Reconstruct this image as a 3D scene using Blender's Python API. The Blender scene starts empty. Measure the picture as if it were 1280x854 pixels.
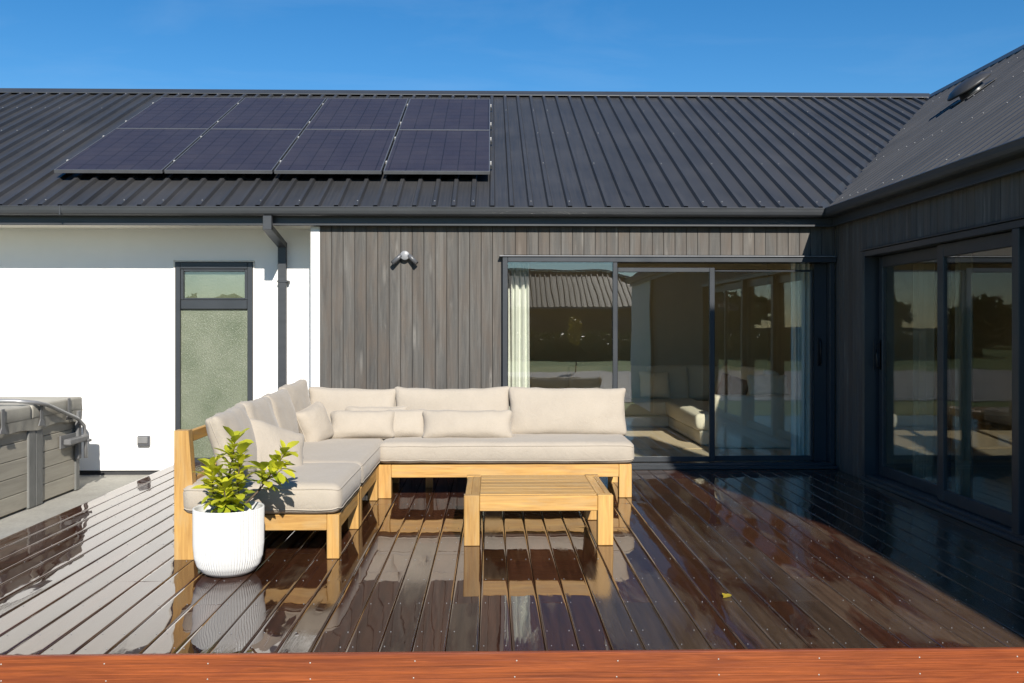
import bpy, math, random
from mathutils import Matrix, Vector, noise, Euler
R = math.radians
rnd = random.Random(7)
scene = bpy.context.scene
col = scene.collection

# ------------------------------------------------------------------ materials
def new_mat(name):
    m = bpy.data.materials.new(name); m.use_nodes = True
    nt = m.node_tree; nt.nodes.clear()
    out = nt.nodes.new('ShaderNodeOutputMaterial')
    return m, nt, out
class G:
    """small helper round a node tree"""
    def __init__(s, nt): s.nt = nt
    def n(s, typ, **kw):
        nd = s.nt.nodes.new(typ)
        for k, v in kw.items():
            if k == 'inp':
                for kk, vv in v.items():
                    if isinstance(vv, bpy.types.NodeSocket): s.nt.links.new(vv, nd.inputs[kk])
                    else: nd.inputs[kk].default_value = vv
            else: setattr(nd, k, v)
        return nd
    def l(s, a, b): s.nt.links.new(a, b)
    def coord(s, kind='Object', scale=(1, 1, 1), rot=(0, 0, 0)):
        t = s.n('ShaderNodeTexCoord'); m = s.n('ShaderNodeMapping')
        m.inputs['Scale'].default_value = scale; m.inputs['Rotation'].default_value = rot
        s.l(t.outputs[kind], m.inputs['Vector']); return m.outputs[0]
    def noise(s, vec, scale=5, detail=4, rough=.55, dist=0):
        return s.n('ShaderNodeTexNoise', inp={'Vector': vec, 'Scale': scale, 'Detail': detail, 'Roughness': rough, 'Distortion': dist}).outputs['Fac']
    def ramp(s, fac, stops):
        r = s.n('ShaderNodeValToRGB'); s.l(fac, r.inputs[0]); e = r.color_ramp.elements
        while len(e) < len(stops): e.new(.5)
        for el, (p, c) in zip(e, stops):
            el.position = p; el.color = (c, c, c, 1) if isinstance(c, (int, float)) else (*c, 1)
        return r.outputs[0]
    def mix(s, fac, a, b, mode='MIX'):
        m = s.n('ShaderNodeMix', data_type='RGBA', blend_type=mode)
        for sock, v in ((m.inputs[0], fac), (m.inputs[6], a), (m.inputs[7], b)):
            if isinstance(v, bpy.types.NodeSocket): s.l(v, sock)
            elif isinstance(v, (int, float)): sock.default_value = v if sock == m.inputs[0] else (v, v, v, 1)
            else: sock.default_value = (*v, 1)
        return m.outputs[2]
    def math(s, op, a, b=0., clamp=False):
        m = s.n('ShaderNodeMath', operation=op, use_clamp=clamp)
        for i, v in enumerate((a, b)):
            if isinstance(v, bpy.types.NodeSocket): s.l(v, m.inputs[i])
            else: m.inputs[i].default_value = v
        return m.outputs[0]
    def bump(s, h, strength=.3, dist=.01, normal=None):
        b = s.n('ShaderNodeBump', inp={'Height': h, 'Strength': strength, 'Distance': dist})
        if normal: s.l(normal, b.inputs['Normal'])
        return b.outputs[0]
    def attr(s, name):
        return s.n('ShaderNodeAttribute', attribute_name=name).outputs['Fac']
    def bsdf(s, out, color, rough=.5, metal=0, normal=None, ior=1.5, **kw):
        b = s.n('ShaderNodeBsdfPrincipled')
        for k, v in (('Base Color', color), ('Roughness', rough), ('Metallic', metal), ('IOR', ior)):
            if isinstance(v, bpy.types.NodeSocket): s.l(v, b.inputs[k])
            elif k == 'Base Color': b.inputs[k].default_value = (*v, 1)
            else: b.inputs[k].default_value = v
        for k, v in kw.items(): b.inputs[k].default_value = v
        if normal: s.l(normal, b.inputs['Normal'])
        s.l(b.outputs[0], out.inputs[0]); return b

def m_plain(name, c, rough=.5, metal=0, var=.12, scale=6, bump=.0, bscale=60, stretch=(1, 1, 1), ior=1.5):
    m, nt, out = new_mat(name); g = G(nt)
    v = g.coord('Object', stretch)
    f = g.noise(v, scale, 5)
    c2 = tuple(max(0, x * (1 - var)) for x in c); c3 = tuple(min(1, x * (1 + var)) for x in c)
    colr = g.ramp(f, [(.3, c2), (.7, c3)])
    rr = g.math('ADD', g.math('MULTIPLY', g.noise(v, scale * 2.3, 4), .16), rough - .08, True)
    nrm = g.bump(g.noise(v, bscale, 3), bump, .004) if bump else None
    g.bsdf(out, colr, rr, metal, nrm, ior); return m

def m_wood(name, dark, light, rough=.5, grain=(1.6, 26, 26), bump=.25, knots=False, tonevar=.35, coat=0., fine=(5, 160, 160), patch=None):
    m, nt, out = new_mat(name); g = G(nt)
    v = g.coord('UV', grain)
    f = g.noise(v, 1, 7, .62, .8)
    vf = g.coord('UV', fine)
    f2 = g.noise(vf, 1, 3, .6)
    fm = g.math('ADD', g.math('MULTIPLY', f, .75), g.math('MULTIPLY', f2, .25))
    c = g.ramp(fm, [(.28, dark), (.5, tuple((a + b) / 2 for a, b in zip(dark, light))), (.72, light)])
    t = g.attr('tone')
    k = g.math('ADD', g.math('MULTIPLY', t, tonevar), 1 - tonevar / 2)
    kc = g.n('ShaderNodeCombineColor', inp={0: k, 1: k, 2: k}).outputs[0]
    c = g.mix(1., c, kc, 'MULTIPLY')
    h = fm
    if patch:
        pb = g.ramp(g.noise(g.coord('UV', (1.7, 9, 9)), 1.5, 6, .65, .7), [(.46, 0.), (.66, 1.)])
        c = g.mix(g.math('MULTIPLY', pb, .55), c, patch)
    if knots:
        vk = g.coord('UV', (1.1, 7, 7))
        vo = g.n('ShaderNodeTexVoronoi', inp={'Vector': vk, 'Scale': 1.2, 'Randomness': 1.}).outputs['Distance']
        kn = g.ramp(vo, [(.07, 1.), (.20, 0.)])
        c = g.mix(g.math('MULTIPLY', kn, .5), c, tuple(x * 1.8 for x in light))
        kd = g.ramp(vo, [(.025, 1.), (.06, 0.)])
        c = g.mix(g.math('MULTIPLY', kd, .6), c, tuple(x * .8 for x in dark))
        st = g.ramp(g.noise(g.coord('UV', (.7, 46, 46)), 1.3, 5, .7), [(.52, 0.), (.72, 1.)])
        c = g.mix(g.math('MULTIPLY', st, .55), c, tuple(x * .75 for x in dark))
        pale = g.ramp(g.noise(g.coord('UV', (1.6, 12, 12)), 2.1, 5, .7, 1.5), [(.58, 0.), (.75, 1.)])
        c = g.mix(g.math('MULTIPLY', pale, .35), c, tuple(x * 1.5 for x in light))
        blot = g.ramp(g.noise(g.coord('UV', (.9, 4, 4)), 1.6, 4, .6), [(.42, 0.), (.68, 1.)])
        c = g.mix(g.math('MULTIPLY', blot, .6), c, knots)
        saw = g.noise(g.coord('UV', (220, 3, 3)), 1, 2)
        h = g.math('ADD', fm, g.math('MULTIPLY', saw, .35))
    n_ = g.bump(h, bump, .004)
    rr = g.math('ADD', g.math('MULTIPLY', f2, .2), rough - .1, True)
    g.bsdf(out, c, rr, 0, n_, **({'Coat Weight': coat, 'Coat Roughness': .25} if coat else {})); return m

def m_fabric(name, c, weave=900, var=.08):
    m, nt, out = new_mat(name); g = G(nt)
    v = g.coord('Object')
    slub = g.noise(g.coord('Object', (260, 260, 60)), 1, 3, .7)
    slub2 = g.noise(g.coord('Object', (60, 60, 330)), 1, 3, .7)
    f = g.math('ADD', g.math('MULTIPLY', slub, .5), g.math('MULTIPLY', slub2, .5))
    big = g.noise(v, 5, 4)
    fm = g.math('ADD', g.math('MULTIPLY', f, .6), g.math('MULTIPLY', big, .4))
    colr = g.ramp(fm, [(.32, tuple(x * (1 - var * 1.5) for x in c)), (.68, tuple(min(1, x * (1 + var)) for x in c))])
    cr = g.noise(v, 9, 5, .6, 1.2)
    n1 = g.bump(cr, .36, .015)
    n2 = g.bump(f, .5, .0025, n1)
    g.bsdf(out, colr, .9, 0, n2, **{'Sheen Weight': .15, 'Sheen Roughness': .5}); return m

def m_glass(name, f0=.115, tint=(.95, .955, .92), wave=.05, wscale=1.4):
    m, nt, out = new_mat(name); g = G(nt)
    lw = g.n('ShaderNodeLayerWeight', inp={'Blend': .5}).outputs['Facing']
    p5 = g.math('POWER', lw, 5.)
    fac = g.math('ADD', g.math('MULTIPLY', p5, 1 - f0), f0, True)
    nrm = g.bump(g.noise(g.coord('Object'), wscale, 2, .4), wave, .02)
    tr = g.n('ShaderNodeBsdfTransparent', inp={'Color': (*tint, 1)})
    gl = g.n('ShaderNodeBsdfAnisotropic') if False else g.n('ShaderNodeBsdfGlossy', inp={'Roughness': .0, 'Color': (.96, .97, 1, 1)})
    g.l(nrm, gl.inputs['Normal'])
    mx = g.n('ShaderNodeMixShader'); g.l(fac, mx.inputs[0]); g.l(tr.outputs[0], mx.inputs[1]); g.l(gl.outputs[0], mx.inputs[2])
    g.l(mx.outputs[0], out.inputs[0]); return m

def m_leaf(name, c1, c2, rough=.35, trans=.35, spec=1.5):
    m, nt, out = new_mat(name); g = G(nt)
    t = g.attr('tone')
    f = g.math('ADD', g.math('MULTIPLY', t, .8), g.math('MULTIPLY', g.noise(g.coord('Object'), 30, 2), .2))
    c = g.ramp(f, [(.15, c1), (.85, c2)])
    b = g.n('ShaderNodeBsdfPrincipled', inp={'Base Color': c, 'Roughness': rough, 'IOR': spec})
    tl = g.n('ShaderNodeBsdfTranslucent', inp={'Color': c})
    mx = g.n('ShaderNodeMixShader', inp={0: trans}); g.l(b.outputs[0], mx.inputs[1]); g.l(tl.outputs[0], mx.inputs[2])
    g.l(mx.outputs[0], out.inputs[0]); return m

M = {}
M['plaster'] = m_plain('white plaster', (.84, .83, .80), .85, var=.015, scale=3, bump=.25, bscale=90)
M['plinth'] = m_plain('dark plinth', (.03, .03, .032), .7, var=.2)
M['cladding'] = m_wood('stained cedar cladding', (.031, .0295, .0275), (.132, .124, .111), .75, (1.1, 17, 17), .8, (.098, .072, .052), .27)
M['metal'] = m_plain('charcoal joinery', (.034, .038, .043), .36, var=.1, scale=3)
M['trim'] = m_plain('charcoal folded steel', (.040, .043, .047), .40, var=.14, scale=2, stretch=(1, 1, 6))
M['black'] = m_plain('black plastic', (.012, .012, .013), .35, var=.1)
M['lampbody'] = m_plain('anthracite lamp body', (.085, .088, .095), .35)
M['white_metal'] = m_plain('pale zinc', (.62, .62, .6), .4, 0, var=.1)
M['zinc'] = m_plain('dull zinc screw', (.42, .41, .39), .45)
M['grey_metal'] = m_plain('grey powder coat', (.22, .225, .235), .4, 0, var=.1)
M['soffit'] = m_plain('cream soffit', (.72, .68, .6), .8, var=.02)
M['timber'] = m_wood('honey hardwood', (.30, .145, .036), (.62, .37, .11), .52, (2.0, 30, 30), .3, False, .40, 0., (5, 150, 150), (.42, .29, .135))
M['kwila'] = m_wood('oiled orange fascia timber', (.060, .010, .004), (.40, .095, .024), .45, (1.2, 70, 70), .5, False, .2, .1, (7, 240, 240), (.15, .03, .012))
M['fabric'] = m_fabric('oatmeal linen', (.378, .330, .268))
M['cream'] = m_fabric('cream upholstery', (.80, .75, .63))
M['rust'] = m_fabric('tan cushion fabric', (.42, .24, .13))
M['rug'] = m_fabric('flat woven rug', (.60, .47, .31))
M['curtain'] = m_fabric('white curtain cloth', (.78, .80, .76))
M['drape'] = m_fabric('olive grey curtain cloth', (.30, .275, .20))
M['pot'] = m_plain('white glazed ceramic', (.62, .62, .61), .3, var=.01)
M['soil'] = m_plain('potting soil', (.035, .024, .016), .95, var=.4, scale=60, bump=.8, bscale=80)
M['bark'] = m_plain('brown bark', (.10, .07, .045), .85, var=.3, scale=14, bump=.7, bscale=30)
M['glass'] = m_glass('door glass')
M['leaf'] = m_leaf('citrus leaf', (.11, .22, .012), (.70, .68, .05), .28, .45)
M['leaf_dark'] = m_leaf('dark hedge leaf', (.028, .052, .014), (.085, .125, .035), .5, .2)
M['leaf_gold'] = m_leaf('golden leaf', (.22, .16, .012), (.42, .32, .03), .5, .3)
M['leaf_green'] = m_leaf('tree leaf', (.03, .055, .012), (.08, .12, .03), .5, .25)
M['inner_wall'] = m_plain('warm grey wall paint', (.74, .66, .50), .85, var=.03)
M['inner_white'] = m_plain('ceiling paint', (.55, .54, .50), .85, var=.02)
M['neighbour'] = m_plain('dark neighbour brick', (.06, .052, .045), .85, var=.2, scale=20)
M['tub'] = m_wood('grey synthetic cabinet board', (.27, .245, .195), (.43, .395, .32), .7, (1.2, 12, 12), .35, False, .2)
M['vinyl'] = m_plain('weathered grey vinyl', (.33, .31, .26), .6, var=.14, scale=4, bump=.2, bscale=40)
M['strap'] = m_plain('dark grey vinyl', (.14, .14, .14), .55, var=.15)
M['tub_trim'] = m_plain('charcoal corner trim', (.15, .15, .14), .55, var=.2, scale=3)
M['steel'] = m_plain('brushed steel', (.27, .27, .27), .35, .4, var=.1)
M['nroof'] = m_plain('neighbour roofing', (.016, .015, .014), .6)
M['fence'] = m_wood('dark fence paling', (.03, .026, .022), (.06, .052, .045), .8)

def mk_roof():
    m, nt, out = new_mat('charcoal roofing steel'); g = G(nt)
    f = g.noise(g.coord('UV', (1.2, 70, 1)), 1, 5, .65)
    f2 = g.noise(g.coord('Object'), 1.1, 4, .6)
    fm = g.math('ADD', g.math('MULTIPLY', f, .55), g.math('MULTIPLY', f2, .45))
    c = g.ramp(fm, [(.3, (.020, .021, .023)), (.7, (.055, .054, .055))])
    sp = g.n('ShaderNodeTexVoronoi', inp={'Vector': g.coord('Object'), 'Scale': 6.5}).outputs['Distance']
    c = g.mix(g.ramp(sp, [(.012, .7), (.03, 0.)]), c, (.28, .28, .27))
    rr = g.math('ADD', g.math('MULTIPLY', f, .25), .32, True)
    g.bsdf(out, c, rr, 0); return m
M['roof'] = mk_roof()

def mk_pv():
    m, nt, out = new_mat('photovoltaic cells'); g = G(nt)
    v = g.coord('UV')
    br = g.n('ShaderNodeTexBrick', offset=0., inp={'Vector': v, 'Color1': (.028, .026, .038, 1), 'Color2': (.033, .029, .039, 1), 'Mortar': (.010, .010, .014, 1), 'Scale': 1., 'Mortar Size': .006, 'Brick Width': .182, 'Row Height': .182})
    fin = g.noise(g.coord('UV', (3, 260, 1)), 1, 2)
    d = g.noise(g.coord('Object'), 2.2, 5, .65)
    c = g.mix(g.math('MULTIPLY', fin, .35), br.outputs[0], (.042, .037, .047))
    c = g.mix(g.ramp(d, [(.4, 0.), (.8, .12)]), c, (.13, .115, .115))
    g.bsdf(out, c, .42, 0, None, 1.3); return m
M['pv'] = mk_pv()

def mk_frost():
    m, nt, out = new_mat('obscured glass'); g = G(nt)
    v = g.coord('Object')
    f = g.noise(v, 120, 3, .7)
    big = g.noise(v, 1.8, 3)
    c = g.ramp(big, [(.3, (.115, .135, .085)), (.7, (.19, .205, .145))])
    sp = g.ramp(g.noise(v, 70, 3, .8), [(.35, .78), (.65, 1.15)])
    c = g.mix(1., c, sp, 'MULTIPLY')
    n_ = g.bump(f, .7, .006)
    g.bsdf(out, c, .25, 0, n_, 1.5); return m
M['frost'] = mk_frost()
M['frost_clear'] = m_plain('tinted satin glass', (.15, .155, .11), .1, 0, .15, 3, ior=1.9)

def mk_deck():
    m, nt, out = new_mat('wet hardwood decking'); g = G(nt)
    grain = g.noise(g.coord('UV', (1.4, 34, 1)), 1, 7, .65, .6)
    fine = g.noise(g.coord('UV', (6, 190, 1)), 1, 3, .6)
    fm = g.math('ADD', g.math('MULTIPLY', grain, .7), g.math('MULTIPLY', fine, .3))
    tone = g.attr('tone')
    ob = g.n('ShaderNodeTexCoord').outputs['Object']
    sep = g.n('ShaderNodeSeparateXYZ', inp={0: ob})
    # drier patches: broken noise, a bit drier towards the open front right, wetter along the left
    w1 = g.noise(g.coord('Object', (2.6, .62, 1)), 1.25, 6, .6, .5)
    bias = g.math('ADD', g.math('MULTIPLY', sep.outputs[0], -.045), g.math('MULTIPLY', sep.outputs[1], .03))
    w = g.math('ADD', g.math('ADD', w1, bias), g.math('MULTIPLY', g.math('SUBTRACT', tone, .5), .20))
    w = g.math('ADD', w, g.math('MULTIPLY', g.math('SUBTRACT', fine, .5), .12))
    wet = g.ramp(w, [(.53, 0.), (.60, 1.)])
    dryc = g.ramp(fm, [(.3, (.040, .024, .015)), (.7, (.120, .076, .048))])
    wetc = g.ramp(fm, [(.3, (.018, .0075, .0045)), (.7, (.070, .027, .014))])
    c = g.mix(wet, dryc, wetc)
    k = g.math('ADD', g.math('MULTIPLY', tone, .7), .62)
    kc = g.n('ShaderNodeCombineColor', inp={0: k, 1: k, 2: k}).outputs[0]
    c = g.mix(1., c, kc, 'MULTIPLY')
    rdry = g.math('ADD', g.math('MULTIPLY', grain, .11), .035)
    r = g.mix(wet, rdry, .012)
    hb = g.math('MULTIPLY', fm, g.math('SUBTRACT', 1.03, wet))
    n1 = g.bump(hb, .20, .003)
    rip = g.noise(g.coord('Object', (1, .5, 1)), 9, 2, .5)
    n2 = g.bump(rip, .05, .006, n1)
    g.bsdf(out, c, r, 0, n2, 1.6); return m
M['deck'] = mk_deck()

def mk_ground(name, c1, c2, s=3, rough=.95, bump=.4):
    m, nt, out = new_mat(name); g = G(nt)
    v = g.coord('Object')
    f = g.math('ADD', g.math('MULTIPLY', g.noise(v, s, 6, .65), .5), g.math('MULTIPLY', g.noise(v, s * 22, 4, .6), .5))
    c = g.ramp(f, [(.3, c1), (.7, c2)])
    g.bsdf(out, c, rough, 0, g.bump(f, bump, .02)); return m
M['lawn'] = mk_ground('mown lawn', (.085, .15, .025), (.16, .23, .05), .6)
M['concrete'] = mk_ground('exposed concrete', (.22, .21, .185), (.38, .365, .32), 2.2, .8, .25)
M['gravel'] = mk_ground('pale gravel', (.30, .29, .27), (.52, .50, .48), 3, .95)
M['carpet'] = mk_ground('beige floor carpet', (.46, .39, .29), (.58, .50, .37), 6, .95, .2)

# ------------------------------------------------------------------ mesh builder
class MB:
    def __init__(s): s.v = []; s.f = []; s.uv = []; s.tone = []; s.mi = []; s.sm = []
    def add(s, vs, fs, uvs=None, tone=None, mi=0, sm=False):
        b = len(s.v); s.v += [tuple(p) for p in vs]
        t = rnd.random() if tone is None else tone
        for i, f in enumerate(fs):
            s.f.append(tuple(b + k for k in f)); s.tone.append(t if not isinstance(t, list) else t[i])
            s.uv.append(uvs[i] if uvs else [(vs[k][0], vs[k][1]) for k in f]); s.mi.append(mi); s.sm.append(sm)
        return s
    def box(s, x0, x1, y0, y1, z0, z1, bev=0., axis=None, tone=None, mi=0, T=None):
        lo = (min(x0, x1), min(y0, y1), min(z0, z1)); hi = (max(x0, x1), max(y0, y1), max(z0, z1))
        d = [hi[i] - lo[i] for i in range(3)]
        if axis is None: axis = d.index(max(d))
        bev = min(bev, min(d) * .45)
        c = Vector([(lo[i] + hi[i]) / 2 for i in range(3)])
        vs = []; fs = []
        if bev <= 0:
            for sx in (0, 1):
                for sy in (0, 1):
                    for sz in (0, 1): vs.append(Vector(((lo, hi)[sx][0], (lo, hi)[sy][1], (lo, hi)[sz][2])))
            fs = [(0, 1, 3, 2), (4, 6, 7, 5), (0, 4, 5, 1), (2, 3, 7, 6), (0, 2, 6, 4), (1, 5, 7, 3)]
        else:
            idx = {}
            for a in (0, 1):
                for b in (0, 1):
                    for e in (0, 1):
                        s3 = (a, b, e)
                        for k in range(3):
                            p = [0, 0, 0]
                            for i in range(3):
                                q = lo[i] if s3[i] == 0 else hi[i]
                                if i != k: q += bev if s3[i] == 0 else -bev
                                p[i] = q
                            idx[(s3, k)] = len(vs); vs.append(Vector(p))
            for k in range(3):
                o = [i for i in range(3) if i != k]
                for sd in (0, 1):
                    q = []
                    for (u, w) in ((0, 0), (1, 0), (1, 1), (0, 1)):
                        t = [0, 0, 0]; t[k] = sd; t[o[0]] = u; t[o[1]] = w; q.append(idx[(tuple(t), k)])
                    fs.append(tuple(q))
                for u in (0, 1):
                    for w in (0, 1):
                        t0 = [0, 0, 0]; t0[o[0]] = u; t0[o[1]] = w; t1 = list(t0); t1[k] = 1
                        t0 = tuple(t0); t1 = tuple(t1)
                        fs.append((idx[(t0, o[0])], idx[(t1, o[0])], idx[(t1, o[1])], idx[(t0, o[1])]))
            for a in (0, 1):
                for b in (0, 1):
                    for e in (0, 1): fs.append(tuple(idx[((a, b, e), k)] for k in range(3)))
        out = []; uvs = []
        ou, ov = rnd.uniform(0, 40), rnd.uniform(0, 40)
        oth = [i for i in range(3) if i != axis]
        for f in fs:
            pc = sum((vs[k] for k in f), Vector()) / len(f)
            nrm = (vs[f[1]] - vs[f[0]]).cross(vs[f[2]] - vs[f[0]])
            if nrm.dot(pc - c) < 0: f = f[::-1]
            dom = max(range(3), key=lambda i: abs(nrm[i]))
            if dom == axis: uvs.append([(vs[k][oth[0]] + ou, vs[k][oth[1]] + ov) for k in f])
            else:
                vv = [i for i in oth if i != dom][0]
                uvs.append([(vs[k][axis] + ou, vs[k][vv] + ov + dom * .37) for k in f])
            out.append(f)
        if T is not None: vs = [T @ p for p in vs]
        return s.add(vs, out, uvs, tone, mi)
    def prism(s, poly, axis, a, b, tone=None, mi=0, sm=False, T=None, grain=False):
        """poly: 2D outline in the two other axes (cyclic order x,y,z), extruded from a to b"""
        def mk(p, t):
            if axis == 0: return Vector((t, p[0], p[1]))
            if axis == 1: return Vector((p[0], t, p[1]))
            return Vector((p[0], p[1], t))
        n = len(poly); vs = [mk(p, a) for p in poly] + [mk(p, b) for p in poly]
        fs = [tuple(range(n))[::-1], tuple(range(n, 2 * n))] + [(i, (i + 1) % n, n + (i + 1) % n, n + i) for i in range(n)]
        if T is not None: vs = [T @ p for p in vs]
        c = sum(vs, Vector()) / len(vs)
        area = sum(poly[i][0] * poly[(i + 1) % n][1] - poly[(i + 1) % n][0] * poly[i][1] for i in range(n))
        flip = (area < 0) != (axis == 1)
        if (b < a): flip = not flip
        if flip: fs = [f[::-1] for f in fs]
        ou = rnd.uniform(0, 30); acc = [0]
        for i in range(n): acc.append(acc[-1] + math.dist(poly[i], poly[(i + 1) % n]))
        uvs = [[(ou + poly[k % n][0], poly[k % n][1]) for k in fs[0]], [(ou + poly[k % n][0], poly[k % n][1]) for k in fs[1]]]
        for i in range(n):
            q = {i: (a + ou, acc[i]), (i + 1) % n: (a + ou, acc[i + 1]), n + (i + 1) % n: (b + ou, acc[i + 1]), n + i: (b + ou, acc[i])}
            uvs.append([q[k] for k in fs[2 + i]])
        if grain: uvs = [[(p[1] + ou, p[0]) for p in q] for q in uvs]
        return s.add(vs, fs, uvs, tone, mi, sm)
    def tube(s, pts, r, n=10, tone=None, mi=0, cap=True):
        pts = [Vector(p) for p in pts]; rs = r if isinstance(r, (list, tuple)) else [r] * len(pts)
        vs = []; up = Vector((0, 0, 1))
        for i, p in enumerate(pts):
            t = (pts[min(i + 1, len(pts) - 1)] - pts[max(i - 1, 0)]).normalized()
            a = t.cross(up if abs(t.z) < .95 else Vector((1, 0, 0))).normalized(); b = t.cross(a)
            for k in range(n):
                q = 2 * math.pi * k / n; vs.append(p + (a * math.cos(q) + b * math.sin(q)) * rs[i])
        fs = []
        for i in range(len(pts) - 1):
            for k in range(n): fs.append((i * n + k, i * n + (k + 1) % n, (i + 1) * n + (k + 1) % n, (i + 1) * n + k))
        if cap: fs += [tuple(range(n))[::-1], tuple(range((len(pts) - 1) * n, len(pts) * n))]
        return s.add(vs, fs, None, tone, mi, True)
    def lathe(s, prof, n=48, T=None, tone=None, mi=0, rib=0, ribd=0., ribr=None):
        vs = []
        for i, (r, z) in enumerate(prof):
            for k in range(n):
                q = 2 * math.pi * k / n; rr = r
                if rib and (ribr is None or ribr[i]): rr = r - ribd * (1 - abs(math.cos(rib * q / 2)) ** .7) * (ribr[i] if ribr else 1)
                vs.append(Vector((rr * math.cos(q), rr * math.sin(q), z)))
        fs = []
        for i in range(len(prof) - 1):
            for k in range(n): fs.append((i * n + k, i * n + (k + 1) % n, (i + 1) * n + (k + 1) % n, (i + 1) * n + k))
        if T is not None: vs = [T @ p for p in vs]
        return s.add(vs, fs, None, tone, mi, True)
    def build(s, name, mats, parent=None, org=None, recalc=False):
        me = bpy.data.meshes.new(name)
        o3 = Vector(org) if org is not None else (Vector(parent['_org']) if parent is not None and '_org' in parent else Vector((0, 0, 0)))
        me.from_pydata([tuple(Vector(p) - o3) for p in s.v], [], s.f)
        uvl = me.uv_layers.new(name='UVMap'); i = 0
        flat = [c for f in s.uv for p in f for c in p]
        uvl.data.foreach_set('uv', flat)
        at = me.attributes.new('tone', 'FLOAT', 'FACE'); at.data.foreach_set('value', s.tone)
        for m in (mats if isinstance(mats, (list, tuple)) else [mats]): me.materials.append(m)
        me.polygons.foreach_set('material_index', s.mi); me.polygons.foreach_set('use_smooth', s.sm)
        me.update()
        o = bpy.data.objects.new(name, me); col.objects.link(o)
        if parent is not None: o.parent = parent; o['_org'] = tuple(o3)
        else: o.location = o3; o['_org'] = tuple(o3)
        return o
def sep(name, mat, parent, *boxes, T=None):
    for b in boxes: MB().box(*b, T=T).build(name, mat, parent)
def tag(o, label=None, cat=None, group=None, kind=None):
    if label: o['label'] = label
    if cat: o['category'] = cat
    if group: o['group'] = group
    if kind: o['kind'] = kind
    return o
def thing(name, loc, label, cat, group=None):
    o = bpy.data.objects.new(name, None); col.objects.link(o); o.location = loc; o.empty_display_size = .1
    o['_org'] = tuple(loc); return tag(o, label, cat, group)

# ------------------------------------------------------------------ ground and deck
m = MB(); m.box(-160, 160, -220, 160, -.75, -.45); tag(m.build('lawn', M['lawn']), 'mown green lawn', 'lawn', kind='structure')
m = MB(); m.box(-60, 60, -21, -4.6, -.446, -.43); tag(m.build('driveway', M['gravel']), 'pale gravel drive', 'driveway', kind='structure')
m = MB(); m.box(-9.5, -3.30, 3.2, 9.955, -.44, -.135, .004); tag(m.build('patio', M['concrete']), 'concrete patio beside the deck', 'patio', kind='structure')

GP = .1454; G0 = .091
def deck_boards():
    mb = MB(); nail = MB()
    k0 = math.floor((-3.275 - G0) / GP); k1 = math.ceil((3.44 - G0) / GP)
    joists = [4.115 + .045] + [4.36 + .45 * j for j in range(13)]
    for k in range(k0, k1 + 1):
        xa = G0 + k * GP + .0016; xb = G0 + (k + 1) * GP - .0016
        if xa > 3.42: continue
        xb = min(xb, 3.43); xa = max(xa, -3.278)
        if xb - xa < .03: continue
        ymax = 9.90 if xb < -1.80 else 9.262
        cuts = [4.095]
        y = 4.36 + .45 * rnd.randint(1, 7)
        while y < ymax - .7:
            cuts.append(y); y += .45 * rnd.randint(5, 9)
        cuts.append(ymax)
        for a, b in zip(cuts[:-1], cuts[1:]):
            a2 = a + (.0015 if a > 4.1 else 0); b2 = b - (.0015 if b < ymax else 0)
            ny = max(2, int((b2 - a2) / .16)); tilt = rnd.gauss(0, .0007); cup = rnd.uniform(.0002, .0015); t = rnd.random()
            ou = rnd.uniform(0, 50); ov = rnd.uniform(0, 50)
            prof = [(0, -.022), (0, -.003), (.0022, -.0004), (.012, 0), (.35, 0), (.65, 0), (1 - .012, 0), (1 - .0022, -.0004), (1, -.003), (1, -.022)]
            W = xb - xa; vs = []; n = len(prof)
            for i in range(ny + 1):
                yy = a2 + (b2 - a2) * i / ny
                for j, (u, dz) in enumerate(prof):
                    uu = u
                    if j in (2, 7): uu = (.0025 / W) if j == 2 else 1 - .0025 / W
                    if j in (3, 6): uu = (.012 / W) if j == 3 else 1 - .012 / W
                    z = dz
                    if 2 <= j <= 7:
                        z += tilt * (2 * uu - 1) - cup * (1 - (2 * uu - 1) ** 2) + .0006 * noise.noise((xa * 9 + uu, yy * 1.6, k * 3.1))
                    vs.append((xa + uu * W, yy, z))
            fs = []; uv = []
            for i in range(ny):
                for j in range(n - 1):
                    q = (i * n + j, i * n + j + 1, (i + 1) * n + j + 1, (i + 1) * n + j); q = q[::-1]
                    fs.append(q); uv.append([(vs[p][1] + ou, vs[p][0] + ov) for p in q])
            mb.add(vs, fs, uv, t, 0, True)
            for q in (vs[:n], vs[ny * n:][::-1]):
                mb.add(q, [tuple(range(n))], [[(p[0] + ou, p[2] + ov) for p in q]], t, 0, False)
        for jy in joists:
            if jy > ymax - .03: continue
            for u in (.17, .83):
                if rnd.random() < .3: continue
                cx = xa + (xb - xa) * u + rnd.uniform(-.005, .005); cy = jy + rnd.uniform(-.005, .005); r = .0024
                vs = [(cx + r * math.cos(q * math.pi / 4), cy + r * math.sin(q * math.pi / 4), .0022) for q in range(8)] + [(cx + r * math.cos(q * math.pi / 4), cy + r * math.sin(q * math.pi / 4), -.002) for q in range(8)]
                mb.add(vs, [tuple(range(8))] + [(i, 8 + i, 8 + (i + 1) % 8, (i + 1) % 8) for i in range(8)], None, .5, 1)
    return mb
mb = deck_boards()
deck = tag(mb.build('deck', [M['deck'], M['grey_metal']]), 'wet dark hardwood deck', 'deck', kind='structure')
m = MB(); m.box(-3.25, 3.35, 4.2, 9.2, -.2, -.03, 0); m.build('deck_joist', M['plinth'], deck)
m = MB(); m.box(-3.9, 3.9, 4.066, 4.090, -.185, .002, .003)
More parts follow.
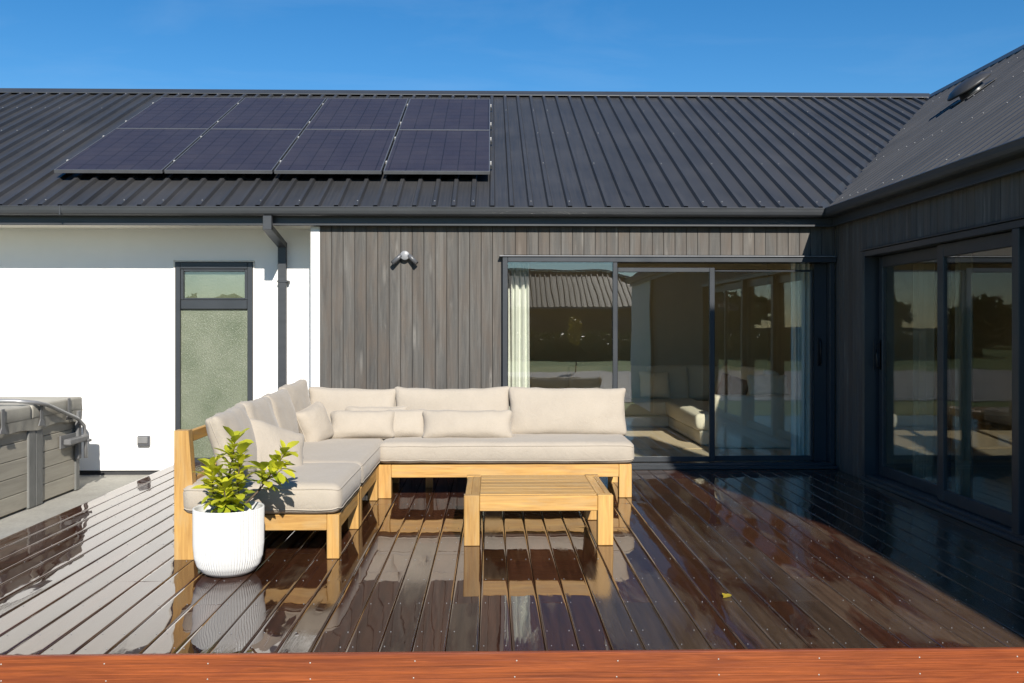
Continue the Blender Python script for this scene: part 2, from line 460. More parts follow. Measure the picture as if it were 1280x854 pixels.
for i in range(-9, 9):
    for z in (-.034, -.103):
        T = Matrix.Translation((.105 + i * .4385 + rnd.uniform(-.006, .006), 4.0655, z + rnd.uniform(-.003, .003))) @ Matrix.Rotation(R(90), 4, 'X')
        m.lathe([(.0001, .0012), (.0028, .001), (.0032, -.002)], 10, T, mi=1)
m.build('fascia_board', [M['kwila'], M['zinc']], deck)

# ------------------------------------------------------------------ house
house = thing('house', (0, 9.4, 0), 'single-storey house with dark timber cladding, white plaster wall and charcoal metal roof', 'house')
# plaster wall with the window opening (thickness 0.12)
def wall_y(mb, x0, x1, z0, z1, ya, yb, holes, mi=0):
    xs = sorted({x0, x1, *[h[0] for h in holes], *[h[1] for h in holes]})
    for a, b in zip(xs[:-1], xs[1:]):
        hs = sorted([(h[2], h[3]) for h in holes if h[0] <= a + 1e-6 and h[1] >= b - 1e-6])
        z = z0
        for (p, q) in hs + [(z1, z1)]:
            if p > z + 1e-4: mb.box(a, b, ya, yb, z, p, 0, 0, .5, mi)
            z = q
    return mb
m = wall_y(MB(), -9.6, -1.55, -.085, 2.445, 9.92, 10.06, [(-3.292, -2.485, -.02, 2.088)])
m.box(-1.79, -1.699, 9.398, 9.918, -.03, 2.406, .003)      # end fin beside the cladding
m.build('plaster_wall', M['plaster'], house)
m = MB(); m.box(-9.6, -1.6, 9.945, 10.05, -.44, -.088); m.build('plinth', M['plinth'], house)
# vertical boards
def boards_y(mb, x0, x1, zfun, yf, pitch=.114):
    x = x0
    while x < x1 - .01:
        b = min(x + pitch, x1); z0, z1 = zfun((x + b) / 2)
        mb.box(x + .0015, b - .0015, yf, yf + .02, z0, z1, .004, 2)
        x = b
m = MB()
boards_y(m, -1.697, 3.452, lambda x: (.0 if x < .112 else 2.125, 2.46), 9.40)
m.box(-1.69, 3.45, 9.421, 9.45, 2.126, 2.45, 0, 0, .1, 1); m.box(-1.69, .105, 9.421, 9.45, 0, 2.126, 0, 0, .1, 1)
m.build('cladding', [M['cladding'], M['plinth']], house)
# joists below door are covered by the sill; wing cladding faces the deck (-X)
def boards_x(mb, y0, y1, zfun, xf, pitch=.114):
    y = y0
    while y < y1 - .01:
        b = min(y + pitch, y1); z0, z1 = zfun((y + b) / 2)
        mb.box(xf, xf + .02, y + .0015, b - .0015, z0, z1, .004, 2)
        y = b
WO0, WO1 = 3.55, 8.645     # sliding door opening of the wing
m = MB()
boards_x(m, -1.2, 9.399, lambda y: (2.125 if WO0 < y < WO1 else -.02, 2.46), 3.452)
m.box(3.473, 3.50, -1.2, 9.39, 2.126, 2.45, 0, 1, .1, 1); m.box(3.473, 3.5, WO1 + .005, 9.39, -.02, 2.125, 0, 1, .1, 1); m.box(3.473, 3.5, -1.2, WO0 - .005, -.4, 2.125, 0, 1, .1, 1)
m.build('cladding', [M['cladding'], M['plinth']], house)
m = MB(); m.box(3.44, 3.56, -4.2, -1.21, -.40, 2.46); m.box(3.44, 9.8, -4.32, -4.205, -.40, 2.5)
m.prism([(3.44, 2.5), (9.8, 2.5), (6.63, 4.72)], 1, -4.32, -4.205)
m.build('plaster_wall', M['plaster'], house)

# roofs
EZ = 2.562
RY, RX, RZ = 14.07, 6.63, 4.87
VX0, VY0 = 3.312, 9.23
slopeY = (RZ - EZ) / (RY - VY0); slopeX = (RZ - EZ) / (RX - VX0)
PROF = [(0, 0), (.110, 0), (.123, .035), (.159, .035), (.172, 0)]
def roof_main():
    mb = MB(); cols = []; x = -10.0
    x -= 0; base = -10.01
    k = 0
    while True:
        done = False
        for (u, h_) in PROF:
            xx = base + k * .19 + u
            if xx > RX - .02: done = True; break
            cols.append((xx, h_))
        if done: break
        k += 1
    nrm = Vector((0, -slopeY, 1)).normalized()
    vs = []; ny = 2
    for (xx, h_) in cols:
        y0 = VY0 if xx < VX0 else VY0 + (xx - VX0) * (RY - VY0) / (RX - VX0) - .03
        y0 = min(y0, RY - .03)
        for i in range(ny + 1):
            y = y0 + (RY - y0) * i / ny
            vs.append(Vector((xx, y, EZ + (y - VY0) * slopeY)) + nrm * h_)
    fs = []; uv = []
    for c in range(len(cols) - 1):
        for i in range(ny):
            q = (c * 3 + i, (c + 1) * 3 + i, (c + 1) * 3 + i + 1, c * 3 + i + 1)
            fs.append(q); uv.append([(vs[p].y, vs[p].x) for p in q])
    mb.add(vs, fs, uv, .5)
    # far slope
    mb.add([(-10.01, RY, RZ), (RX, RY, RZ), (RX, 19.2, EZ), (-10.01, 19.2, EZ)], [(3, 2, 1, 0)], None, .5)
    # screws along the rib tops
    for kk in range(k):
        for yy in (9.35, 10.6, 11.85, 13.0, 13.85):
            if rnd.random() < .55: continue
            xx = base + kk * .19 + .143
            yv = VY0 if xx < VX0 else VY0 + (xx - VX0) * (RY - VY0) / (RX - VX0) + .1
            if yy < yv: continue
            p = Vector((xx, yy, EZ + (yy - VY0) * slopeY)) + nrm * .0352
            mb.lathe([(.007, 0), (.006, .006), (.0001, .007)], 6, Matrix.Translation(p), mi=1)
    return mb
rf = roof_main().build('roof', [M['roof'], M['grey_metal']], house)
def roof_wing():
    mb = MB(); cols = []; k = 0
    PW = [(0, 0), (.108, 0), (.128, .024), (.158, .024), (.178, 0)]
    while True:
        done = False
        for (u, h_) in PW:
            yy = -4.36 + k * .19 + u
            if yy > RY - .02: done = True; break
            cols.append((yy, h_))
        if done: break
        k += 1
    nrm = Vector((-slopeX, 0, 1)).normalized(); vs = []; n = 3
    for (yy, h_) in cols:
        x0 = VX0 if yy < VY0 else VX0 + (yy - VY0) * (RX - VX0) / (RY - VY0) + .02
        x0 = min(x0, RX - .02)
        for i in range(n):
            x = x0 + (RX - x0) * i / (n - 1)
            vs.append(Vector((x, yy, EZ + (x - VX0) * slopeX)) + nrm * h_)
    fs = []; uv = []
    for c in range(len(cols) - 1):
        for i in range(n - 1):
            q = (c * n + i, c * n + i + 1, (c + 1) * n + i + 1, (c + 1) * n + i)
            fs.append(q); uv.append([(vs[p].x, vs[p].y) for p in q])
    mb.add(vs, fs, uv, .5)
    mb.add([(RX, -4.36, RZ), (RX, RY, RZ), (9.96, RY, EZ), (9.96, -4.36, EZ)], [(0, 1, 2, 3)][::-1], None, .5)
    for kk in range(k):
        for xx in (3.42, 4.3, 5.2, 6.1):
            if rnd.random() < .45: continue
            yy = -4.36 + kk * .19 + .143
            xv = VX0 if yy < VY0 else VX0 + (yy - VY0) * (RX - VX0) / (RY - VY0) + .1
            if xx < xv: continue
            p = Vector((xx, yy, EZ + (xx - VX0) * slopeX)) + nrm * .0245
            mb.lathe([(.007, 0), (.006, .006), (.0001, .007)], 6, Matrix.Translation(p), mi=1)
    return mb
rw = roof_wing().build('roof', [M['roof'], M['grey_metal']], house)
m = MB(); m.box(3.40, 4.0, 1.95, 2.5, 2.45, 5.95, .01); m.box(3.36, 4.04, 1.91, 2.54, 5.955, 6.0, .008); m.build('chimney', M['trim'], rw)
# ridge caps
m = MB(); dz = .045
m.prism([(RY - .17, RZ - .17 * slopeY + dz - .012), (RY - .17, RZ - .17 * slopeY + dz), (RY - .02, RZ + dz + .01), (RY + .02, RZ + dz + .01), (RY + .17, RZ - .17 * slopeY + dz), (RY + .17, RZ - .17 * slopeY + dz - .012), (RY, RZ + dz - .01)], 0, -10.02, RX - .05)
m.build('ridge_cap', M['trim'], rf)
m = MB()
m.prism([(RX - .15, RZ - .15 * slopeX + .03), (RX - .15, RZ - .15 * slopeX + .042), (RX - .02, RZ + .048), (RX + .02, RZ + .048), (RX + .15, RZ - .15 * slopeX + .042), (RX + .15, RZ - .15 * slopeX + .03), (RX, RZ + .03)], 1, -4.37, RY + .1)
m.build('ridge_cap', M['trim'], rw)
# valley tray
m = MB(); a = Vector((VX0 - .02, VY0 - .02, EZ - .012)); b = Vector((RX, RY, RZ - .012)); w = Vector((.075, -.051, 0))
m.add([a - w + Vector((0, 0, .035)), a, b, b - w + Vector((0, 0, .035)), a + w + Vector((0, 0, .035)), b + w + Vector((0, 0, .035))], [(0, 1, 2, 3), (1, 4, 5, 2)], None, .5)
m.build('valley_tray', M['trim'], rf)
# gutters: quad profile, mitred at the inside corner
GY, GX = 9.19, 3.272
gp = [(0, 2.577), (-.004, 2.570), (0, 2.562), (.004, 2.535), (.012, 2.51), (.026, 2.497), (.045, 2.491), (.12, 2.491), (.12, 2.56), (.112, 2.56), (.112, 2.50), (.05, 2.50), (.022, 2.515), (.012, 2.56), (.012, 2.577)]
def gutter(dirn):
    mb = MB(); vs = []; n = len(gp)
    for (d, z) in gp:
        if dirn == 'x': vs.append((-10.0, GY + d, z))
        else: vs.append((GX + d, -4.3, z))
    for (d, z) in gp:
        if dirn == 'x': vs.append((GX + d, GY + d, z))
        else: vs.append((GX + d, GY + d, z))
    fs = []
    for i in range(n):
        q = (i, (i + 1) % n, n + (i + 1) % n, n + i); fs.append(q if dirn == 'x' else q[::-1])
    mb.add(vs, fs, [[(vs[k][0], vs[k][1]) for k in f] for f in fs], .5)
    if dirn == 'x': mb.box(-4.165, -4.15, GY - .003, GY + .05, 2.4885, 2.5795, .002)     # joiner clip
    return mb
gutter('x').build('gutter', M['trim'], house)
gutter('y').build('gutter', M['trim'], house)
# fascia with a folded drip edge
FY, FX = 9.325, 3.395
m = MB(); m.box(-10, FX + .02, FY, FY + .02, 2.425, 2.60, .002); m.box(-10, FX + .021, FY - .014, FY + .021, 2.405, 2.4245, .003)
m.build('fascia', M['trim'], house)
m = MB(); m.box(FX, FX + .02, -4.3, FY - .001, 2.425, 2.60, .002); m.box(FX - .014, FX + .021, -4.3, FY - .016, 2.405, 2.4245, .003)
m.build('fascia', M['trim'], house)
m = MB(); m.box(-10, -1.80, FY + .023, 9.918, 2.43, 2.446); m.build('soffit', M['soffit'], house)
m = MB(); m.box(-1.79, 3.45, FY + .023, 9.40, 2.461, 2.475); m.box(FX + .023, 3.45, -4.2, FY, 2.461, 2.475); m.build('soffit', M['trim'], house)
# downpipe
m = MB(); pw = .0425; px_ = -2.172
m.box(px_ - pw, px_ + pw, 9.20, 9.262, 2.352, 2.489, .004)
m.add([(px_ - pw, 9.20, 2.352), (px_ + pw, 9.20, 2.352), (px_ + pw, 9.262, 2.352), (px_ - pw, 9.262, 2.352),
       (px_ - pw, 9.845, 2.235), (px_ + pw, 9.845, 2.235), (px_ + pw, 9.905, 2.235), (px_ - pw, 9.905, 2.235),
       (px_ - pw, 9.262, 2.40), (px_ + pw, 9.262, 2.40), (px_ - pw, 9.905, 2.283), (px_ + pw, 9.905, 2.283)],
      [(0, 1, 5, 4)[::-1], (0, 4, 10, 8), (1, 9, 11, 5), (8, 10, 11, 9), (0, 8, 9, 1)], None, .5)
m.box(px_ - pw, px_ + pw, 9.845, 9.905, -.10, 2.28, .004)
dp = m.build('downpipe', M['trim'], house)
m = MB(); m.box(px_ - pw - .006, px_ + pw + .03, 9.838, 9.918, 1.872, 1.892, .003); m.build('pipe_bracket', M['trim'], dp)
m = MB(); m.box(3.375, 3.435, -1.16, -1.07, -.4, 2.49, .004); m.build('downpipe', M['trim'], house)

# narrow bathroom window
m = MB(); wx0, wx1, wz0, wz1 = -3.288, -2.489, -.016, 2.084; fy = 9.895
for (a, b, c, d) in ((wx0, wx0 + .052, wz0, wz1), (wx1 - .052, wx1, wz0, wz1), (wx0 + .052, wx1 - .052, wz1 - .07, wz1), (wx0 + .052, wx1 - .052, wz0, wz0 + .06)):
    m.box(a, b, fy, fy + .11, c, d, .004)
win = m.build('window', M['metal'], house)
m = MB(); m.box(wx0 + .053, wx1 - .053, fy + .006, fy + .1, 1.592, 1.692, .008); m.build('transom', M['metal'], win)
m = MB()
for (a, b, c, d) in ((wx0 + .053, wx0 + .083, 1.693, 2.013), (wx1 - .083, wx1 - .053, 1.693, 2.013), (wx0 + .083, wx1 - .083, 1.986, 2.013), (wx0 + .083, wx1 - .083, 1.693, 1.712)): m.box(a, b, fy + .012, fy + .07, c, d, .004)
m.build('sash', M['metal'], win)
m = MB(); m.box(wx0 + .08, wx1 - .08, fy + .035, fy + .042, 1.708, 1.99); m.build('pane', M['glass'], win)
m = MB(); m.box(wx0 + .082, wx1 - .082, fy + .06, fy + .064, 1.70, 2.0); m.build('privacy_film', M['frost'], win)
m = MB(); m.box(wx0 + .05, wx1 - .05, fy + .035, fy + .042, wz0 + .055, 1.594); m.build('pane', M['frost'], win)
m = MB(); m.box(wx0 - .022, wx0 - .004, 9.905, 9.919, wz0, wz1 + .02, .003); m.box(wx0 - .022, wx1 + .02, 9.905, 9.919, wz1 + .004, wz1 + .02, .003); m.box(wx1 + .003, wx1 + .018, 9.905, 9.919, wz0, wz1, .003)
m.build('surround', M['soffit'], win)

# main sliding door (three leaves)
D0, D1, DT = .112, 3.438, 2.104
m = MB()
m.box(D0, D0 + .052, 9.335, 9.56, .0, DT, .004); m.box(D1 - .05, D1, 9.37, 9.56, 0, DT - .052, .004)
m.box(D0 + .052, D1, 9.335, 9.56, DT - .052, DT, .004)
m.box(D0, D1, 9.27, 9.34, .0, .03, .004); m.box(D0 + .0525, D1 - .0505, 9.335, 9.56, .0, .052, .004); m.box(D0 + .0525, D1 - .0505, 9.318, 9.336, .03, .045, .003)
m.box(1.207, 1.252, 9.338, 9.43, .053, DT - .053, .004)      # mullion
m.box(3.26, D1 - .0505, 9.47, 9.55, .053, DT - .053, .004)       # deep jamb pocket
sd = m.build('sliding_door', M['metal'], house); sd['label'] = 'three-leaf glazed sliding door with charcoal frame'
m = MB(); m.box(D0 - .03, D1 + .0, 9.318, 9.40, DT + .002, DT + .012, .002); m.build('head_flashing', M['grey_metal'], sd)
def leaf(x0, x1, y, parent, st=(.05, .05), z0=.055, z1=DT - .056, t=.04, rail=(.05, .055)):
    m = MB()
    m.box(x0, x0 + st[0], y, y + t, z0, z1, .004); m.box(x1 - st[1], x1, y, y + t, z0, z1, .004)
    m.box(x0 + st[0], x1 - st[1], y, y + t, z1 - rail[1], z1, .004); m.box(x0 + st[0], x1 - st[1], y, y + t, z0, z0 + rail[0], .004)
    lf = m.build('door_panel', M['metal'], parent)
    m = MB(); m.box(x0 + st[0] - .008, x1 - st[1] + .008, y + t * .4, y + t * .4 + .007, z0 + rail[0] - .008, z1 - rail[1] + .008)
    m.build('pane', M['glass'], parent)
    return lf
m = MB(); m.box(D0 + .045, 1.214, 9.352, 9.359, .045, DT - .045); m.build('pane', M['glass'], sd)   # fixed leaf
leaf(1.215, 2.238, 9.40, sd, (.05, .052), .06, 2.002, .042, (.05, .045))
leaf(2.20, 3.245, 9.455, sd, (.05, .02), .06, 1.985, .042, (.05, .02))
def pull(parent, x, y, z0, z1, ax):
    m = MB()
    if ax == 'y':
        m.tube([(x, y, z0), (x, y - .035, z0 + .015), (x, y - .042, (z0 + z1) / 2), (x, y - .035, z1 - .015), (x, y, z1)], .010, 10)
        m.box(x - .02, x + .02, y - .002, y + .008, z0 - .02, z1 + .02, .004)
    else:
        m.tube([(x, y, z0), (x - .035, y, z0 + .015), (x - .042, y, (z0 + z1) / 2), (x - .035, y, z1 - .015), (x, y, z1)], .010, 10)
        m.box(x - .002, x + .008, y - .02, y + .02, z0 - .02, z1 + .02, .004)
    return m.build('handle', M['black'], parent)
pull(sd, 3.315, 9.466, 1.035, 1.28, 'y')

# wing sliding doors
wd = MB()
wd.box(3.425, 3.60, WO1 - .05, WO1, .0, 2.104, .004); wd.box(3.425, 3.60, WO0, WO0 + .05, .0, 2.104, .004)
wd.box(3.425, 3.60, WO0 + .051, WO1 - .051, 2.052, 2.104, .004)
wd.box(3.408, 3.44, WO0, WO1, .0, .03, .004); wd.box(3.44, 3.60, WO0 + .051, WO1 - .051, .0, .055, .004)
wd.box(3.427, 3.49, 6.06, 6.145, .056, 2.051, .004)       # fixed post
wdo = wd.build('sliding_door', M['metal'], house); wdo['label'] = 'glazed sliding door with charcoal frame in the shaded wing'
m = MB(); m.box(3.41, 3.452, WO0, WO1 + .03, 2.106, 2.118, .002); m.build('head_flashing', M['metal'], wdo)
def leaf_x(y0, y1, x, parent, st=.06, z0=.058, z1=2.048, t=.042, top=.10, bot=.09):
    m = MB()
    m.box(x, x + t, y0, y0 + st, z0, z1, .004); m.box(x, x + t, y1 - st, y1, z0, z1, .004)
    m.box(x, x + t, y0 + st, y1 - st, z1 - top, z1, .004); m.box(x, x + t, y0 + st, y1 - st, z0, z0 + bot, .004)
    m.build('door_panel', M['metal'], parent)
    m = MB(); m.box(x + t * .4, x + t * .4 + .007, y0 + st - .008, y1 - st + .008, z0 + bot - .008, z1 - top + .008); m.build('pane', M['glass'], parent)
leaf_x(7.28, 8.56, 3.545, wdo, .075)
leaf_x(6.10, 7.32, 3.492, wdo, .10)
leaf_x(4.86, 6.058, 3.492, wdo, .06)
leaf_x(3.61, 4.90, 3.545, wdo, .06)
pull(wdo, 3.547, 8.52, 1.03, 1.275, 'x'); pull(wdo, 3.51, 8.612, 1.03, 1.275, 'x')

# rooms behind the glass
m = MB(); m.box(-.1, 9.7, 9.62, 17, -.42, .02); m.box(3.61, 9.7, -4.1, 9.62, -.42, .02); m.build('interior_floor', M['carpet'], house)
m = MB(); m.box(-.1, 9.7, 9.57, 17, 2.40, 2.46); m.box(3.61, 9.7, -4.1, 9.57, 2.40, 2.46); m.build('interior_ceiling', M['inner_white'], house)
m = MB(); m.box(-.1, 9.7, 14.6, 14.7, .02, 2.4); m.box(-.12, 0, 9.565, 14.6, .02, 2.4); m.box(9.6, 9.7, -4.1, 14.6, .02, 2.4); m.box(3.62, 9.6, -4.1, -4.0, .02, 2.4); m.box(3.62, 3.7, -4.0, WO0 - .02, .02, 2.4)
m.box(0, 9.6, 9.565, 9.60, 2.12, 2.4); m.box(3.46, 3.70, 9.02, 9.61, .02, 2.4); m.box(3.605, 3.64, WO0, 9.0, 2.12, 2.4); m.box(4.3, 4.4, 9.61, 14.6, .02, 2.4); m.box(3.7, 4.3, 9.5, 9.6, .02, 2.4)
m.box(-4.2, -4.1, 10.07, 12, -.1, 2.4); m.box(-4.1, -1.5, 11.6, 11.7, -.1, 2.4); m.box(-1.6, -1.5, 10.07, 11.6, -.1, 2.4); m.box(-4.1, -1.6, 10.07, 11.6, 2.38, 2.42); m.box(-4.1, -1.6, 10.07, 11.6, -.1, -.03)
m.build('interior_wall', M['inner_wall'], house)
# outer envelope at the far sides
m = MB(); m.box(-9.6, 9.8, 18.9, 19.0, -.42, 2.6); m.box(9.72, 9.8, -4.2, 18.9, -.42, 2.6); m.box(-9.7, -9.6, 9.92, 18.9, -.42, 2.6)
m.prism([(9.4, 2.47), (18.9, 2.6), (RY, RZ - .12)], 0, -9.7, -9.6)
m.build('plaster_wall', M['plaster'], house)

# ------------------------------------------------------------------ roof furniture
npv = Vector((0, -slopeY, 1)).normalized(); upv = Vector((0, 1, slopeY)).normalized()
row_d = ['lower row', 'upper row']
cl = ['at the end above the hot tub', 'above the narrow window', 'above the downpipe', 'at the end above the twin spotlight']
for r_ in range(2):
    for c_ in range(4):
        x0 = -4.56 + 1.1425 * c_; L = 1.795
        o = Vector((x0, 10.0, EZ + (10.0 - VY0) * slopeY)) + npv * .13 + upv * (r_ * (L + .012))
        T = Matrix.Translation(o) @ Matrix((( 1, 0, 0, 0), (0, upv.y, npv.y, 0), (0, upv.z, npv.z, 0), (0, 0, 0, 1)))
        t = thing('solar_panel', tuple(o), 'dark solar panel in the %s, %s' % (row_d[r_], cl[c_]), 'solar panel', 'solar panels on the roof')
        W = 1.120
        m = MB()
        m.box(0, W, 0, .012, -.034, .002, .001, T=T); m.box(0, W, L - .012, L, -.034, .002, .001, T=T)
        m.box(0, .012, .012, L - .012, -.034, .002, .001, T=T); m.box(W - .012, W, .012, L - .012, -.034, .002, .001, T=T)
        m.build('frame', M['lampbody'], t)
        m = MB(); m.box(.012, W - .012, .012, L - .012, -.006, -.001, 0, 1, T=T); m.build('cell_sheet', M['pv'], t)
        for y in (.35, 1.4):
            sep('rail', M['trim'], t, (-.008 if c_ else -.03, W if c_ < 3 else W + .025, y, y + .04, -.075, -.036, .002), T=T)
        for y in (.37, 1.42):
            for xx in ((-.006,) if c_ < 3 else (-.006, W + .008)): sep('clamp', M['zinc'], t, (xx - .008, xx + .008, y - .014, y + .014, -.03, .005, .002), T=T)
# mushroom roof vent
nw = Vector((-slopeX, 0, 1)).normalized()
vp = Vector((5.36, 10.36, EZ + (5.36 - VX0) * slopeX))
T = Matrix.Translation(vp) @ nw.to_track_quat('Z', 'Y').to_matrix().to_4x4()
t = thing('roof_vent', tuple(vp), 'dark mushroom roof vent on the right-hand roof slope', 'roof vent')
m = MB(); m.lathe([(.24, .035), (.255, .045), (.25, .062), (.2, .10), (.12, .125), (.0001, .135)], 40, T @ Matrix.Translation((0, 0, .055))); m.lathe([(.255, .1), (.1, .098), (.0001, .098)], 40, T); m.build('dome', M['roof'], t)
m = MB(); m.lathe([(.15, .0), (.14, .05), (.13, .1)], 32, T); m.build('collar', M['trim'], t)
m = MB(); m.box(-.2, .2, -.2, .2, .022, .032, .003, T=T); m.build('base_flashing', M['roof'], t)

# twin spotlight on the cladding
t = thing('wall_spotlight', (-.853, 9.40, 2.105), 'twin charcoal spotlight on the timber cladding', 'spotlight')
m = MB(); T = Matrix.Translation((-.853, 9.399, 2.115)) @ Matrix.Rotation(R(90), 4, 'X')
m.lathe([(.0001, .062), (.041, .062), (.046, .057), (.046, 0)], 32, T); m.build('mount', M['grey_metal'], t)
for s_ in (-1, 1):
    a = Vector((-.853 + s_ * .042, 9.352, 2.113)); b = a + Vector((s_ * .085, -.03, -.085))
    ax = (b - a).normalized(); T = Matrix.Translation(a - ax * .006) @ ax.to_track_quat('Z', 'Y').to_matrix().to_4x4()
    m = MB(); m.lathe([(.0001, 0), (.020, .0), (.023, .005), (.023, .118), (.020, .118), (.020, .110), (.0001, .109)], 28, T); lo = m.build('lamp', M['lampbody'], t)
    m = MB(); m.lathe([(.0001, .113), (.019, .113)], 24, T); m.build('lens', M['white_metal'], lo)
    m = MB(); m.tube([(a.x - s_ * .02, 9.375, 2.112), (a.x, 9.352, 2.108)], .009, 8); m.build('arm', M['black'], t)
# socket
t = thing('power_socket', (-3.61, 9.92, .225), 'grey weatherproof power socket low on the white wall', 'socket')
m = MB(); m.box(-3.672, -3.548, 9.872, 9.919, .172, .278, .008); m.build('box', M['lampbody'], t)
m = MB(); m.box(-3.66, -3.56, 9.858, 9.872, .20, .272, .006); m.build('cover_flap', M['steel'], t)

# ------------------------------------------------------------------ hot tub
t = thing('hot_tub', (-4.9, 8.05, -.135), 'grey hot tub with a fitted vinyl cover beside the white wall', 'hot tub')
tx0, tx1, ty0, ty1 = -5.95, -3.90, 7.05, 9.04
m = MB(); m.box(tx0 + .05, tx1 - .05, ty0 + .05, ty1 - .05, -.13, .5); 
for i in range(5):
    z0 = -.115 + i * .142
    m.box(tx1 - .045, tx1 - .018, ty0 + .03, ty1 - .03, z0 + .002, z0 + .140, .004)
    m.box(tx0 + .03, tx1 - .046, ty0, ty0 + .03, z0 + .002, z0 + .140, .004); m.box(tx0 + .03, tx1 - .046, ty1 - .03, ty1, z0 + .002, z0 + .140, .004)
m.build('cabinet', M['tub'], t)
for (a, b) in ((8.185, 8.31), (8.058, 8.183), (ty1 - .075, ty1 + .004), (ty0 - .004, ty0 + .08)):
    m = MB(); m.box(tx1 - .05, tx1 - .002, a, b, -.13, .592, .006); m.build('corner_post', M['tub_trim'], t)
def rbox(w, d, h, r, nx=14, ny=14, nz=6, crown=.0, seed=0, amp=.0, nscale=4., pinch=0., edge=1., concave=0., sag=0., loops=None):
    """soft rounded block centred on the origin -> verts, faces"""
    def ax(n): return [math.sin(math.pi / 2 * (2 * i / n - 1)) for i in range(n + 1)]
    X, Yv, Zv = ax(nx), ax(ny), ax(nz); idx = {}; vs = []; fs = []
    hw, hd, hh = w / 2, d / 2, h / 2
    def vert(u, v, q):
        key = (round(u, 5), round(v, 5), round(q, 5))
        if key in idx: return idx[key]
        p = Vector((u * hw, v * hd, q * hh)); c = Vector([max(-a + r, min(a - r, b)) for a, b in zip((hw, hd, hh), p)])
        dd = p - c
        if dd.length > 1e-9: p = c + dd.normalized() * r
        un, vn = p.x / hw, p.y / hd
        k = (max(0, 1 - un * un)) * (max(0, 1 - vn * vn))
        p.z *= 1 + crown * k
        if pinch:
            f = ((max(0, 1 - abs(un) ** 2.6)) * (max(0, 1 - abs(vn) ** 2.6))) ** .5
            p.z *= edge + (1 - edge) * f
        if concave:
            p.x *= 1 - concave * (1 - vn * vn) * un * un; p.y *= 1 - concave * (1 - un * un) * vn * vn
        if amp:
            s3 = Vector((seed * 7.3, seed * 3.1, seed * 1.7))
            nz_ = noise.noise(Vector((p.x, p.y, p.z * 1.3)) * nscale + s3); n2 = noise.noise(Vector((p.x, p.y, p.z)) * nscale * 2.7 + s3 * 2)
            rad = Vector((un * .5, vn * .5, q)).normalized()
            cr = abs(un * vn) ** 2
            p += rad * (nz_ * amp + n2 * amp * (.45 + 1.2 * cr))
        if sag: p.y -= sag * (1 - un * un) * max(0, vn)
        idx[key] = len(vs); vs.append(p); return idx[key]
    def face(us, vf, flip):
        for i in range(len(us[0]) - 1):
            for j in range(len(us[1]) - 1):
                q = [vert(*vf(us[0][a], us[1][b])) for a, b in ((i, j), (i + 1, j), (i + 1, j + 1), (i, j + 1))]
                if len(set(q)) == 4: fs.append(tuple(q[::-1] if flip else q))
    face((X, Yv), lambda a, b: (a, b, 1), False); face((X, Yv), lambda a, b: (a, b, -1), True)
    face((X, Zv), lambda a, b: (a, -1, b), False); face((X, Zv), lambda a, b: (a, 1, b), True)
    face((Yv, Zv), lambda a, b: (1, a, b), False); face((Yv, Zv), lambda a, b: (-1, a, b), True)
    if loops is not None:
        for q in ((Zv[nz // 2],) if pinch else (Zv[nz * 3 // 4], Zv[nz // 4])):
            loops.append([vs[vert(*k)] for k in [(u, -1, q) for u in X[:-1]] + [(1, v, q) for v in Yv[:-1]] + [(u, 1, q) for u in X[:0:-1]] + [(-1, v, q) for v in Yv[::-1]]])
    return vs, fs
def soft(T, mb=None, mi=0, **kw):
    vs, fs = rbox(**kw); mb = mb or MB()
    mb.add([T @ p for p in vs], fs, None, .5, mi, True); return mb
# cover: two halves, with a hanging skirt
m = MB()
for (a, b) in ((ty0 - .03, 8.06), (8.075, ty1 + .02)):
    soft(Matrix.Translation(((tx0 + tx1) / 2, (a + b) / 2, .685)), m, w=tx1 - tx0 + .04, d=b - a, h=.125, r=.018, nx=18, ny=16, nz=4, crown=.12, seed=a, amp=.006, nscale=3)
cv = m.build('cover', M['vinyl'], t)
m = MB(); pts = []; nseg = 60
for i in range(nseg + 1):
    y = ty0 - .03 + (ty1 - ty0 + .05) * i / nseg
    w_ = .003 * math.sin(y * 17) + .0025 * math.sin(y * 43 + 1)
    pts += [(tx1 + .018, y, .63), (tx1 + .013 + w_ * .6, y, .59), (tx1 + .008 + w_, y, .535 + .012 * math.sin(y * 9))]
m.add(pts, [(i * 3 + j, (i + 1) * 3 + j, (i + 1) * 3 + j + 1, i * 3 + j + 1) for i in range(nseg) for j in range(2)], None, .5, 0, True)
m.build('skirt', M['vinyl'], cv)
for y in (7.55, 8.19, 8.72):
    m = MB(); m.box(tx1 + .0265, tx1 + .033, y, y + .05, .60, .755, .002); m.prism([(y - .03, .56), (y + .09, .555), (y + .05, .61), (y, .61)], 0, tx1 + .026, tx1 + .034); m.build('strap', M['strap'], cv)
m = MB(); xo = tx1 + .06
m.tube([(-5.8, 8.0, .79), (-4.3, 8.02, .79), (-4.0, 8.03, .785), (xo - .02, 8.10, .765), (xo, 8.25, .735), (xo, 8.85, .56), (xo, 8.99, .48), (xo, 9.03, .38), (xo, 9.03, .17)], .017, 12)
lf = m.build('cover_lifter', M['steel'], t)
m = MB(); pl = [(-5.85, -.12), (-4.06, -.12)] + [(-4.06 - .09 * (1 - math.cos(a * .1571)), .63 + .09 * math.sin(a * .1571)) for a in range(11)] + [(-5.85, .72)]
m.prism(pl, 1, 9.30, 9.37); m.box(-5.2, -5.14, ty1, 9.30, .3, .36); m.box(-4.5, -4.44, ty1, 9.30, .3, .36); m.build('shadow_panel', M['vinyl'], t)  # hidden panel added behind the tub, shaped to cast the rounded wall shadow
